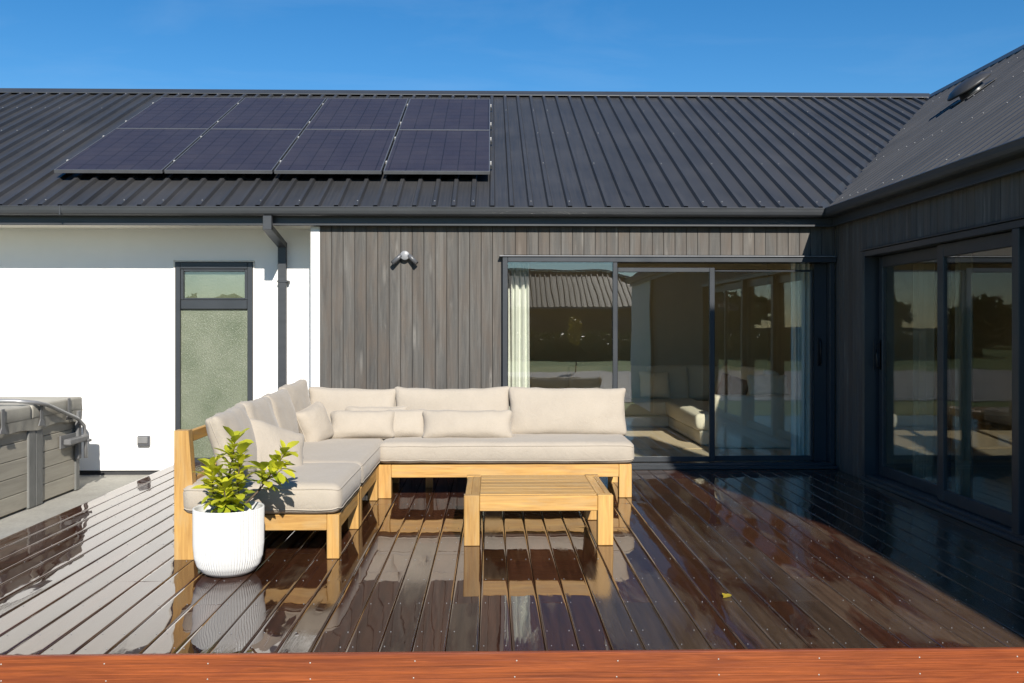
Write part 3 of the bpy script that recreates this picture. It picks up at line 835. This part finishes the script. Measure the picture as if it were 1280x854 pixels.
m = MB(); m.box(tx1 - .004, tx1 + .012, 8.62, 9.0, .30, .42, .003); m.box(tx1 + .012, xo + .02, 8.66, 9.06, .33, .385, .01); m.tube([(tx1, 8.98, .335), (xo + .045, 9.05, .335)], .014, 10)
m.build('hinge_bracket', M['strap'], lf)
m = MB(); m.box(tx1 + .0, tx1 + .035, 8.93, 9.0, .17, .62, .006); m.build('gas_strut', M['strap'], lf)

# ------------------------------------------------------------------ garden furniture
def bench(name, loc, label):
    return thing(name, loc, label, 'sofa')
TB = .004
# rear bench
t = bench('sofa_bench', (.117, 8.2, 0), 'long wooden bench sofa frame standing along the house wall')
bx0, bx1, by0, by1 = -.926, 1.159, 7.762, 8.63
for (a, b) in ((bx0, bx0 + .105), (bx1 - .105, bx1)):
    m = MB(); m.box(a, b, by0, by0 + .09, 0, .275, TB, 2); m.build('leg', M['timber'], t)
for (a, b) in ((bx0, bx0 + .09), (-.575, -.515), (bx1 - .09, bx1)):
    m = MB(); m.prism([(by1 - .34 if a == -.575 else by1 - .1, 0), (by1 - .25 if a == -.575 else by1, 0), (by1 - .25 if a == -.575 else by1 + .06, .275), (by1 - .34 if a == -.575 else by1 - .09, .275)], 0, a, b, grain=True); m.build('leg', M['timber'], t)
m = MB(); m.box(bx0 + .106, bx1 - .106, by0 + .004, by0 + .045, .170, .274, TB); m.build('front_rail', M['timber'], t)
sep('side_rail', M['timber'], t, (bx0 + .01, bx0 + .05, by0 + .091, by1 - .105, .17, .27, TB), (bx1 - .05, bx1 - .01, by0 + .091, by1 - .105, .17, .27, TB))
m = MB()
for i in range(9): m.box(bx0 + .052, bx1 - .052, by0 + .06 + i * .09, by0 + .125 + i * .09, .25, .272, .002)
m.build('seat_slat', M['timber'], t)
for x in (bx0 + .0, -.83, .1, bx1 - .06):
    m = MB(); m.prism([(by1 - .09, .276), (by1 - .03, .276), (by1 + .03, .765), (by1 - .03, .765)], 0, x, x + .06, grain=True); m.build('back_post', M['timber'], t)
sep('back_rail', M['timber'], t, *[(bx0 - .0, bx1 + .0, by1 - .028 + (z - .3) * .125, by1 + .002 + (z - .3) * .125, z, z + .075, TB) for z in (.40, .68)])
# side benches
def side_bench(y0, y1, front_post, label, n):
    t = bench('sofa_bench', (-1.42, (y0 + y1) / 2, 0), label)
    ax0, ax1 = -1.914, -.922
    for k, y in enumerate((y0, y1 - .09)):
        m = MB(); m.box(ax1 - .075, ax1, y, y + .09, 0, .268, TB, 2); m.build('leg', M['timber'], t)
        # back posts rise to carry the rails, tapering upward
        m = MB(); m.prism([(ax0, 0), (ax0 + .117, 0), (ax0 + .117, .36), (ax0 + .085, .78), (ax0, .78)], 1, y, y + .075, grain=True); m.build('back_post', M['timber'], t)
    sep('front_rail', M['timber'], t, (ax0 + .118, ax1 - .076, y0 + .004, y0 + .04, .172, .267, TB), (ax0 + .118, ax1 - .076, y1 - .045, y1 - .005, .172, .267, TB))
    sep('side_rail', M['timber'], t, (ax1 - .045, ax1 - .004, y0 + .091, y1 - .091, .172, .267, TB), (ax0 + .03, ax0 + .07, y0 + .076, y1 - .091, .172, .267, TB))
    m = MB(); x = ax0 + .13
    while x < ax1 - .12: m.box(x, x + .07, y0 + .045, y1 - .05, .245, .265, .002); x += .1
    m.build('seat_slat', M['timber'], t)
    sep('back_rail', M['timber'], t, *[(ax0 + .045, ax0 + .075, y0 + .076, y1 - .091, z, z + h_, TB) for z, h_ in ((.70, .07), (.40, .075))])
side_bench(5.745, 6.675, True, 'short wooden bench sofa frame right behind the white planter', 0)
side_bench(6.68, 7.755, True, 'wooden bench sofa frame between the front bench and the corner', 1)
t = bench('sofa_bench', (-1.42, 8.2, 0), 'wooden corner sofa frame in the angle of the two bench rows')
sep('side_rail', M['timber'], t, (-1.9, -.935, 7.765, 7.805, .172, .267, TB), (-1.83, -1.025, 8.58, 8.62, .172, .267, TB))
for (a, b) in ((-1.914, 8.54), (-1.02, 8.54), (-1.02, 7.81), (-1.914, 7.81)):
    m = MB(); m.box(a, a + .08, b - .0, b + .075, 0, .17 if b < 8 else .76, TB, 2); m.build('leg', M['timber'], t)
m = MB()
for i in range(9): m.box(-1.88, -.95, 7.83 + i * .08, 7.89 + i * .08, .245, .265, .002)
m.build('seat_slat', M['timber'], t)
sep('back_rail', M['timber'], t, (-1.83, -1.03, 8.585, 8.62, .66, .735, TB), (-1.83, -1.03, 8.575, 8.61, .40, .475, TB), (-1.87, -1.84, 7.89, 8.53, .70, .77, TB))
# coffee table
t = thing('coffee_table', (.305, 6.49, 0), 'low honey timber coffee table with a slatted top on the wet deck', 'table')
cx0, cx1, cy0, cy1, cz = -.175, .786, 6.062, 6.935, .324
for x in (cx0, cx1 - .1):
    for y in (cy0, cy1 - .075):
        m = MB(); m.box(x, x + .1, y, y + .075, 0, cz, TB, 2); m.build('leg', M['timber'], t)
m = MB(); m.box(cx0 + .101, cx1 - .101, cy0 + .006, cy0 + .045, .222, cz - .004, TB); m.box(cx0 + .101, cx1 - .101, cy1 - .045, cy1 - .006, .222, cz - .004, TB)
m.box(cx0 + .006, cx0 + .045, cy0 + .076, cy1 - .076, .222, cz - .004, TB); m.box(cx1 - .045, cx1 - .006, cy0 + .076, cy1 - .076, .222, cz - .004, TB); m.build('apron', M['timber'], t)
m = MB(); n = 6; yy0 = cy0 + .047; wv = (cy1 - .047 - yy0) / n
for i in range(n): m.box(cx0 + .102, cx1 - .102, yy0 + i * wv + .003, yy0 + (i + 1) * wv - .003, cz - .024, cz - .001 - .0004 * (i % 2), .003)
m.box(cx0 + .046, cx0 + .1, cy0 + .077, cy1 - .077, cz - .024, cz - .002, .003, 1); m.box(cx1 - .1, cx1 - .046, cy0 + .077, cy1 - .077, cz - .024, cz - .002, .003, 1)
m.build('tabletop', M['timber'], t)

# cushions
def cush(name, T, label, cat, group, **kw):
    lp = []; m = soft(T, None, loops=lp, **kw); o = m.build(name, M['fabric'], None, tuple(T.translation))
    for l_ in lp: MB().tube([T @ p for p in l_], .0045, 6).build('piping', M['fabric'], o)
    return tag(o, label, cat, group)
def TR(loc, rot=(0, 0, 0)): return Matrix.Translation(loc) @ Euler([R(a) for a in rot]).to_matrix().to_4x4()
SG = 'seat cushions of the corner sofa'; BG = 'back cushions of the corner sofa'; PG = 'loose scatter pillows on the corner sofa'
seatkw = dict(r=.06, nx=26, ny=22, nz=8, crown=.10, amp=.006, nscale=3.2)
cush('seat_cushion', TR((.13, 8.115, .372)), 'long seat cushion of the bench along the house wall', 'cushion', SG, w=2.115, d=.78, h=.18, seed=1, **seatkw)
cush('seat_cushion', TR((-1.385, 6.19, .366)), 'front seat cushion of the side row, right behind the plant', 'cushion', SG, w=.96, d=.965, h=.185, seed=2, **seatkw)
cush('seat_cushion', TR((-1.385, 7.56, .366)), 'longer seat cushion of the side row, running to the corner', 'cushion', SG, w=.96, d=1.765, h=.185, seed=3, **seatkw)
# back cushions: local x = width, y = height, z = thickness; stood up and leant back
backkw = dict(r=.042, nx=28, ny=22, nz=8, amp=.015, nscale=3.6, pinch=1., edge=.42, concave=.045)
def back(loc, yaw, lean, w, h, label, seed, th=.19, roll=0, sag=.0):
    T = Matrix.Translation(loc) @ Euler((0, 0, R(yaw))).to_matrix().to_4x4() @ Euler((R(90 - lean), 0, 0)).to_matrix().to_4x4() @ Euler((0, 0, R(roll))).to_matrix().to_4x4()
    cush('backrest_cushion', T, label, 'cushion', BG, w=w, d=h, h=th, seed=seed, sag=sag, **backkw)
back((-1.232, 8.43, .655), 0, 13, .79, .43, 'corner back cushion against the house wall, left of the long one', 11, .20, -1, .012)
back((-.345, 8.43, .66), 0, 13, 1.04, .43, 'middle back cushion against the house wall, behind the long lumbar pillow', 12, .20, .3, .012)
back((.678, 8.40, .655), 0, 14, 1.06, .44, 'right end back cushion against the house wall, in front of the sliding door', 13, .21, -.6, .008)
# side row: face +X
back((-1.655, 6.17, .638), 90, 20, .70, .48, 'front back cushion of the side row, beside the timber end post', 14, .185, 1)
back((-1.660, 6.86, .655), 90, 17, .69, .47, 'second back cushion of the side row from the front', 15, .17, -1)
back((-1.665, 7.52, .665), 90, 15, .66, .47, 'third back cushion of the side row from the front', 16, .17, .6)
back((-1.665, 8.15, .685), 84, 11, .60, .50, 'narrow corner back cushion at the far end of the side row', 17, .15, 2)
pillkw = dict(r=.05, nx=22, ny=20, nz=8, amp=.011, nscale=6., pinch=1., edge=.28, concave=.07)
def pillow(loc, rot, w, h, th, label, seed):
    T = TR(loc, rot); cush('scatter_pillow', T, label, 'pillow', PG, w=w, d=h, h=th, seed=seed, **pillkw)
pillow((-1.475, 7.90, .588), (76, -14, 62), .33, .33, .20, 'square pillow turned sideways in the sofa corner', 21)
pillow((-1.095, 8.085, .572), (68, 0, 4), .57, .26, .18, 'lumbar pillow next to the sideways square pillow', 22)
pillow((-1.00, 8.22, .595), (72, 0, -2), .56, .26, .10, 'flat lumbar pillow half hidden behind the corner lumbar pillow', 23)
pillow((-.735, 8.16, .572), (70, 0, 2), .38, .265, .15, 'small pillow between the two lumbar pillows', 24)
pillow((-.20, 8.09, .568), (68, 0, -1), .80, .265, .19, 'long lumbar pillow on the bench along the house wall', 25)
pillow((-1.47, 6.42, .555), (56, 20, 36), .46, .42, .17, 'square pillow leaning on the side row behind the plant', 26)

# ------------------------------------------------------------------ planter and plant
PX, PY = -1.50, 5.432
t = thing('planter_pot', (PX, PY, 0), 'white fluted ceramic planter on the wet deck', 'planter')
prof = [(.0001, .0), (.09, .0), (.118, .004), (.150, .022), (.176, .055), (.190, .10), (.1965, .17), (.1975, .375), (.1955, .379), (.186, .379), (.184, .37), (.182, .31), (.0001, .305)]
ribr = [0, 0, .0, .3, .8, 1, 1, 1, .3, 0, 0, 0, 0]
fine = []; fr = []
for i in range(len(prof) - 1):
    k = 3 if .1 < prof[i][1] + .11 < .5 and i < 7 else 1
    for j in range(k):
        u = j / k; fine.append((prof[i][0] * (1 - u) + prof[i + 1][0] * u, prof[i][1] * (1 - u) + prof[i + 1][1] * u)); fr.append(ribr[i] * (1 - u) + ribr[i + 1] * u)
fine.append(prof[-1]); fr.append(0)
m = MB(); m.lathe(fine, 76 * 6, Matrix.Translation((PX, PY, 0)), rib=76, ribd=.0075, ribr=fr); m.build('bowl', M['pot'], t)
m = MB(); m.lathe([(.0001, .325), (.09, .332), (.183, .318)], 40, Matrix.Translation((PX, PY, 0))); m.build('soil', M['soil'], t)
t = thing('potted_shrub', (PX, PY, .32), 'leafy yellow-green shrub growing in the white planter', 'plant')
stems = MB(); lv = MB(); r2 = random.Random(11)
def leafcard(mb, p, d, L, W, r, tone=None, fold=.25, curl=.25):
    d = Vector(d).normalized(); side = d.cross(Vector((r.uniform(-.3, .3), r.uniform(-.3, .3), 1))).normalized(); up = side.cross(d).normalized()
    vs = []; prof = [(0, .07), (.25, .62), (.55, 1.), (.82, .78), (1., .05)]
    for (u, w) in prof:
        c = p + d * L * u - up * (curl * L * u * u)
        for sgn in (-1, 0, 1): vs.append(c + side * (sgn * W * .5 * w) + up * (abs(sgn) * fold * W * .5 * w))
    fs = []
    for i in range(4):
        for j in range(2): fs.append((i * 3 + j, i * 3 + j + 1, (i + 1) * 3 + j + 1, (i + 1) * 3 + j))
    mb.add(vs, fs, None, r.random() if tone is None else tone, 0, True)
def branch(pts, r0, r1, nleaf, lfrom, L=.088, young=.0):
    pts = [Vector(p) for p in pts]; n = len(pts)
    stems.tube(pts, [r0 + (r1 - r0) * i / (n - 1) for i in range(n)], 7)
    ang = r2.uniform(0, 6)
    for i in range(nleaf):
        u = lfrom + (1 - lfrom) * (i + .5) / nleaf; f = u * (n - 1); k = min(int(f), n - 2)
        p = pts[k].lerp(pts[k + 1], f - k); ax = (pts[k + 1] - pts[k]).normalized()
        ang += 2.4; a = ax.cross(Vector((.3, 1, .2))).normalized(); b = ax.cross(a)
        out = a * math.cos(ang) + b * math.sin(ang)
        lift = .25 + .75 * u
        d = out * (1.1 - .5 * u) + ax * lift * .8 + Vector((r2.uniform(-.3, .3), r2.uniform(-.3, .3), r2.uniform(-.55, .25)))
        ll = L * r2.uniform(.6, 1.2)
        leafcard(lv, p + out * .004, d, ll, ll * r2.uniform(.46, .60), r2, min(1, max(0, r2.gauss(.35 + .35 * u + young, .2))), .22, r2.uniform(.05, .4))
def P(dx, dz, dy=0): return (PX + dx, PY + dy, dz)
branch([P(.0, .32), P(.01, .42, .01), P(.0, .55, .0), P(.03, .67, -.02), P(.04, .775, -.01)], .009, .003, 56, .10, .10, .1)
branch([P(.01, .33, .02), P(.06, .42, .0), P(.06, .52, -.04), P(.075, .62, -.05), P(.075, .70, -.04)], .007, .003, 42, .15, .10, .08)
branch([P(-.01, .33, .0), P(-.05, .40, -.03), P(-.075, .47, -.05), P(-.075, .55, -.06), P(-.08, .63, -.05)], .007, .003, 42, .12, .102, .08)
branch([P(0, .33, -.02), P(.0, .40, -.08), P(.01, .46, -.11), P(.0, .54, -.12)], .006, .003, 32, .15, .10)
branch([P(-.02, .33, .02), P(-.05, .42, .08), P(-.06, .52, .10)], .006, .003, 18, .3)
branch([P(.01, .34, .0), P(.09, .39, -.01), P(.17, .47, .0), P(.23, .55, .0), P(.29, .635, -.01), P(.33, .70, -.01)], .007, .003, 36, .45, .094, .1)
branch([P(.17, .47), P(.20, .54, -.03), P(.19, .61, -.04)], .004, .002, 12, .3)
branch([P(.22, .54), P(.27, .565, -.03), P(.315, .60, -.05)], .004, .002, 10, .35)
stems.build('stem', M['bark'], t); lv.build('foliage', M['leaf'], t)
# fallen leaf on the deck
lm = MB(); leafcard(lm, Vector((1.20, 4.86, .004)), (.9, .5, .02), .055, .034, r2, .7, .35, -.15)
leafcard(lm, Vector((1.21, 4.87, .005)), (.2, 1, .1), .04, .03, r2, .9, .35, -.1)
tag(lm.build('fallen_leaf', M['leaf_gold'], None, (1.20, 4.86, 0)), 'small yellow leaf fallen on the wet boards', 'leaf')

# ------------------------------------------------------------------ living room seen through the glass
t = thing('indoor_sofa', (1.7, 12.6, .02), 'low cream corner sofa in the living room behind the sliding door', 'sofa')
ck = dict(r=.05, nx=16, ny=14, nz=6, crown=.12, amp=.012, nscale=3.)
sep('base', M['cream'], t, (.55, 3.58, 12.92, 13.9, .03, .20, .02), (2.43, 3.34, 10.92, 12.915, .03, .20, .02))
m = MB(); soft(TR((3.06, 10.79, .325)), m, w=1.05, d=.25, h=.60, r=.045, nx=16, ny=8, nz=10, amp=.008, nscale=4., seed=77); m.build('arm', M['cream'], t)
m = MB(); m.box(3.35, 3.58, 10.93, 12.915, .03, .62, .04); m.build('back', M['cream'], t)
m = MB()
for (a, b) in ((.6, 1.78), (1.8, 2.9)): soft(TR(((a + b) / 2, 13.3, .29)), m, w=b - a, d=.85, h=.19, seed=a, **ck)
soft(TR((2.86, 11.92, .30)), m, w=.96, d=1.98, h=.2, seed=5.5, **ck); m.build('seat_pad', M['cream'], t)
for i in range(5): soft(TR((.85 + i * .56, 13.66 - .1 * (i % 2), .60), (74, 0, 0)), None, w=.6, d=.5, h=.2, seed=30 + i, **ck).build('back_pad', M['cream'], t)
soft(TR((3.22, 12.35, .63), (74, 0, -82)), None, w=.9, d=.5, h=.22, seed=41, **ck).build('back_pad', M['cream'], t); soft(TR((3.2, 11.45, .66), (74, 0, -84)), None, w=.85, d=.5, h=.22, seed=42, **ck).build('back_pad', M['cream'], t)
for i, (loc, rot, w, h, lab, mt) in enumerate((((2.84, 11.06, .66), (74, 18, -12), .36, .36, 'tan pillow on the indoor sofa arm behind the glass', 'rust'), ((3.24, 10.99, .72), (66, 0, 6), .52, .28, 'cream bolster pillow on the indoor sofa beside the tan one', 'cream'), ((1.75, 13.28, .60), (70, 0, 0), .46, .40, 'pale cushion on the back row of the indoor sofa', 'cream'), ((2.30, 13.26, .60), (70, 0, 0), .44, .40, 'cushion in the back corner of the indoor sofa', 'cream'))):
    mm = soft(TR(loc, rot), None, w=w, d=h, h=.16, seed=50 + i, **pillkw)
    tag(mm.build('indoor_pillow', M[mt], None, loc), lab, 'pillow', 'pillows on the indoor sofa')
m = MB(); m.box(.4, 2.40, 10.66, 12.88, .021, .032, .003); tag(m.build('rug', M['rug'], None, (1.6, 11.8, .021)), 'tan woven rug on the living room floor', 'rug')
def curtain(x0, x1, y, z0, z1, lab, waves, axis='x', mt='curtain'):
    m = MB(); n = waves * 10; vs = []
    for i in range(n + 1):
        u = i / n; x = x0 + (x1 - x0) * u
        for k, z in enumerate((z0, (z0 + z1) / 2, z1)):
            off = .035 * math.sin(u * waves * 2 * math.pi + .3 * k) + .01 * math.sin(u * waves * 4.6 * math.pi + k)
            vs.append((x + .008 * math.sin(k + u * 9), y + off, z) if axis == 'x' else (y + off, x, z))
    fs = [(i * 3 + j, (i + 1) * 3 + j, (i + 1) * 3 + j + 1, i * 3 + j + 1) for i in range(n) for j in range(2)]
    m.add(vs, fs, None, .5, 0, True)
    tag(m.build('curtain', M[mt], None, (x0, y, z0) if axis == 'x' else (y, x0, z0)), lab, 'curtain', 'curtains behind the sliding doors')
curtain(.17, .40, 9.70, .03, 2.16, 'white curtain gathered at the left jamb of the main sliding door', 4)
curtain(3.10, 3.34, 9.70, .03, 2.16, 'white curtain gathered at the handle side of the main sliding door', 5)
curtain(8.06, 8.36, 3.80, .03, 2.16, 'pale curtain behind the shaded wing door, nearest the corner', 5, 'y', 'drape')
curtain(7.42, 7.60, 3.80, .03, 2.16, 'pale curtain behind the shaded wing door, beside the fixed post', 3, 'y', 'drape')

# ------------------------------------------------------------------ garden behind the camera (seen in the glass)
r3 = random.Random(5)
def foliage(mb, c, rad, n, size, r, shell=.55):
    c = Vector(c)
    lumps = [(c + Vector((r.uniform(-.6, .6) * rad[0], r.uniform(-.6, .6) * rad[1], r.uniform(-.6, .7) * rad[2])), r.uniform(.35, .6)) for _ in range(12)]
    for i in range(n):
        lc, lr = r.choice(lumps)
        d = Vector((r.gauss(0, 1), r.gauss(0, 1), r.gauss(0, 1))).normalized() * (shell + (1 - shell) * r.random())
        p = lc + Vector((d.x * rad[0], d.y * rad[1], d.z * rad[2])) * lr
        a = Vector((r.gauss(0, 1), r.gauss(0, 1), r.gauss(0, .6))).normalized(); b = a.cross(Vector((r.gauss(0, 1), r.gauss(0, 1), r.gauss(0, 1)))).normalized()
        s = size * r.uniform(.6, 1.3)
        mb.add([p - a * s, p + b * s * .45, p + a * s, p - b * s * .45], [(0, 1, 2, 3)], None, r.random())
def tree(loc, h, rad, lab, mat, n=2600, size=.22, trunk=.12, cz=None):
    x, y, z = loc; t = thing('garden_tree', loc, lab, 'tree')
    cz = cz or z + h - rad[2] * .9
    m = MB(); m.tube([(x, y, z), (x + .05, y, z + h * .3), (x - .03, y + .04, (cz + z) / 2), (x, y, cz)], [trunk, trunk * .8, trunk * .6, trunk * .3], 9)
    for k in range(6):
        a = k * 1.05; m.tube([(x, y, cz - rad[2] * .8), (x + math.cos(a) * rad[0] * .35, y + math.sin(a) * rad[1] * .35, cz - rad[2] * .2), (x + math.cos(a) * rad[0] * .6, y + math.sin(a) * rad[1] * .6, cz + rad[2] * .3)], [trunk * .45, trunk * .3, trunk * .1], 6)
    m.build('trunk', M['bark'], t)
    m = MB(); foliage(m, (x, y, cz), rad, n, size, r3); m.build('crown', M[mat], t)
tree((3.5, -20.2, -.45), 2.2, (.30, .30, .55), 'slim young tree with yellow leaves on the lawn', 'leaf_gold', 700, .07, .025, 1.22)
for i, (x, y, h_, lab) in enumerate(((-34, -4, 8.5, 'broad dark tree far to the side of the patio, nearest the lawn edge'), (-40, 6, 10, 'tall dark tree far beyond the hot tub'), (-31, -18, 7, 'bushy dark tree behind the side hedge'), (-48, -8, 11, 'tallest dark tree on the side skyline'))):
    tree((x, y, -.45), h_, (3.2, 3.2, h_ * .38), lab, 'leaf_dark', 1500, .55, .25)
for i in range(9):
    x = -62 + i * 9.5 + r3.uniform(-2, 2)
    tree((x, -63 + r3.uniform(-3, 3), -.45), r3.uniform(3.9, 5.2), (4.6, 3.4, 2.2), ('dark tree of the far row behind the neighbouring house'), 'leaf_dark', 900, .8, .25)
    col.objects['garden_tree.%03d' % (i + 5)]['group'] = 'far row of dark trees'
def hedge(x0, x1, y0, y1, z1, lab, n, mat='leaf_dark'):
    m = MB(); m.box(x0 + .2, x1 - .2, y0 + .2, y1 - .2, -.45, z1 - .35)
    for i in range(n):
        p = Vector((r3.uniform(x0, x1), r3.uniform(y0, y1), -.45 + (z1 + .45) * (1 - r3.random() ** 1.6 * 1.0)))
        if (x0 + .3 < p.x < x1 - .3) and (y0 + .3 < p.y < y1 - .3) and p.z < z1 - .5: p.y = r3.choice((y0, y1)) + r3.uniform(-.1, .1) if (x1 - x0) > (y1 - y0) else p.y; p.x = p.x if (x1 - x0) > (y1 - y0) else r3.choice((x0, x1))
        p.z += .25 * noise.noise((p.x * .7, p.y * .7, 0))
        a = Vector((r3.gauss(0, 1), r3.gauss(0, 1), r3.gauss(0, 1))).normalized(); b = a.cross(Vector((r3.gauss(0, 1), r3.gauss(0, 1), r3.gauss(0, 1)))).normalized(); s = r3.uniform(.12, .26)
        m.add([p - a * s, p + b * s * .5, p + a * s, p - b * s * .5], [(0, 1, 2, 3)], None, r3.random())
    tag(m.build('hedge', M[mat], None, ((x0 + x1) / 2, (y0 + y1) / 2, -.45)), lab, 'hedge', 'hedges round the garden')
hedge(-22, 18, -37.4, -36, 1.0, 'long clipped hedge at the end of the lawn opposite the deck', 5200)
hedge(-27.5, -26, -36, 30, 1.3, 'long side hedge beyond the hot tub', 5200)
t = thing('garden_fence', (0, -40, -.45), 'dark paling fence behind the far hedge', 'fence')
m = MB(); x = -24.
while x < 20: m.box(x, x + .145, -40, -39.975, -.43, 1.35 + r3.uniform(-.01, .01), 0); x += .15
m.build('paling', M['fence'], t)
# neighbouring house
t = thing('neighbour_house', (2, -48, -.45), 'low dark neighbouring house with a ribbed metal roof across the lawn', 'house')
m = MB(); m.box(-9, 14, -56, -45, -.45, 2.75); m.build('wall', M['neighbour'], t)
def ribbed(mb, x0, x1, y0, z0, y1, z1, cut=0.):
    n = int((x1 - x0) / .38); vs = []; fs = []
    for i in range(n + 1):
        for (u, h_) in ((0, 0), (.26, 0), (.29, .05), (.35, .05)):
            x = x0 + i * .38 + u; f = 1.
            if cut: f = min(1., max(.02, (x1 - x) / cut), max(.02, (x - x0) / cut))
            vs += [(x, y0, z0 + h_), (x, y0 + (y1 - y0) * f, z0 + (z1 - z0) * f + h_)]
    c = len(vs) // 2
    mb.add(vs, [(k * 2, k * 2 + 1, k * 2 + 3, k * 2 + 2)[::1 if y1 > y0 else -1] for k in range(c - 1)], None, .5)
m = MB(); ribbed(m, -9.7, 14.7, -44.4, 2.72, -50.5, 5.6, 6.); ribbed(m, -9.7, 14.7, -56.6, 2.72, -50.5, 5.6, 6.)
m.add([(-9.7, -44.4, 2.72), (-9.7, -56.6, 2.72), (-3.7, -50.5, 5.6)], [(0, 1, 2)], None, .5); m.add([(14.7, -44.4, 2.72), (14.7, -56.6, 2.72), (8.7, -50.5, 5.6)], [(0, 2, 1)], None, .5)
nr = m.build('roof', M['nroof'], t)
m = MB(); m.box(-9.7, 14.7, -44.38, -44.25, 2.6, 2.74); m.tube([(14.7, -44.4, 2.78), (8.7, -50.5, 5.68), (-3.7, -50.5, 5.68), (-9.7, -44.4, 2.78)], .07, 6); m.build('gutter', M['grey_metal'], t)
for x in (-5, 1.5, 8):
    m = MB(); m.box(x, x + 1.8, -44.99, -44.93, .6, 2.1); m.build('window', M['metal'], t)

# ------------------------------------------------------------------ light, sky, camera
sun_dir = Vector((-.22, 1., -.64)).normalized()
sd_ = bpy.data.lights.new('sun', 'SUN'); sd_.energy = 4.9; sd_.angle = R(.53); sd_.color = (1., .945, .86)
so = bpy.data.objects.new('sun', sd_); so.rotation_euler = sun_dir.to_track_quat('-Z', 'Y').to_euler(); so.location = (4, -6, 14); col.objects.link(so)
to_sun = -sun_dir
w = bpy.data.worlds.new('World'); scene.world = w; w.use_nodes = True; nt = w.node_tree
sky = nt.nodes.new('ShaderNodeTexSky'); sky.sky_type = 'NISHITA'; sky.sun_disc = False
sky.sun_elevation = math.asin(to_sun.z); sky.sun_rotation = math.atan2(to_sun.x, to_sun.y)
sky.altitude = 100; sky.air_density = 1.0; sky.dust_density = 0.; sky.ozone_density = 4.0
bg = nt.nodes['Background']; bg.inputs['Strength'].default_value = .082
hs = nt.nodes.new('ShaderNodeHueSaturation'); hs.inputs['Saturation'].default_value = 1.31
nt.links.new(sky.outputs[0], hs.inputs['Color']); g = G(nt)
cir = g.noise(g.coord('Generated', (1.6, 1.2, 7), (0, R(14), 0)), 1.7, 6, .55, .6)
cl_ = g.ramp(cir, [(.5, 0.), (.8, .10)])
nt.links.new(g.mix(cl_, hs.outputs[0], (6.5, 7.4, 8.4)), bg.inputs['Color'])

cam = bpy.data.cameras.new('camera'); co = bpy.data.objects.new('camera', cam); col.objects.link(co); scene.camera = co
cam.sensor_width = 36; cam.lens = 1180 / 1280 * 36; cam.clip_end = 800; cam.clip_start = .05
cam.shift_y = -17.5 / 1280
co.location = (0, 0, 1.403); co.rotation_euler = (R(90), 0, -math.atan(26 / 1180))
scene.view_settings.view_transform = 'Standard'; scene.view_settings.look = 'None'; scene.view_settings.gamma = 1
scene.view_settings.use_curve_mapping = False; scene.view_settings.exposure = .55
scene.render.engine = 'CYCLES'; scene.cycles.use_denoising = True
scene.cycles.max_bounces = 10; scene.cycles.transparent_max_bounces = 16; scene.cycles.sample_clamp_indirect = 8
for o in bpy.data.objects:
    if '_org' in o: del o['_org']
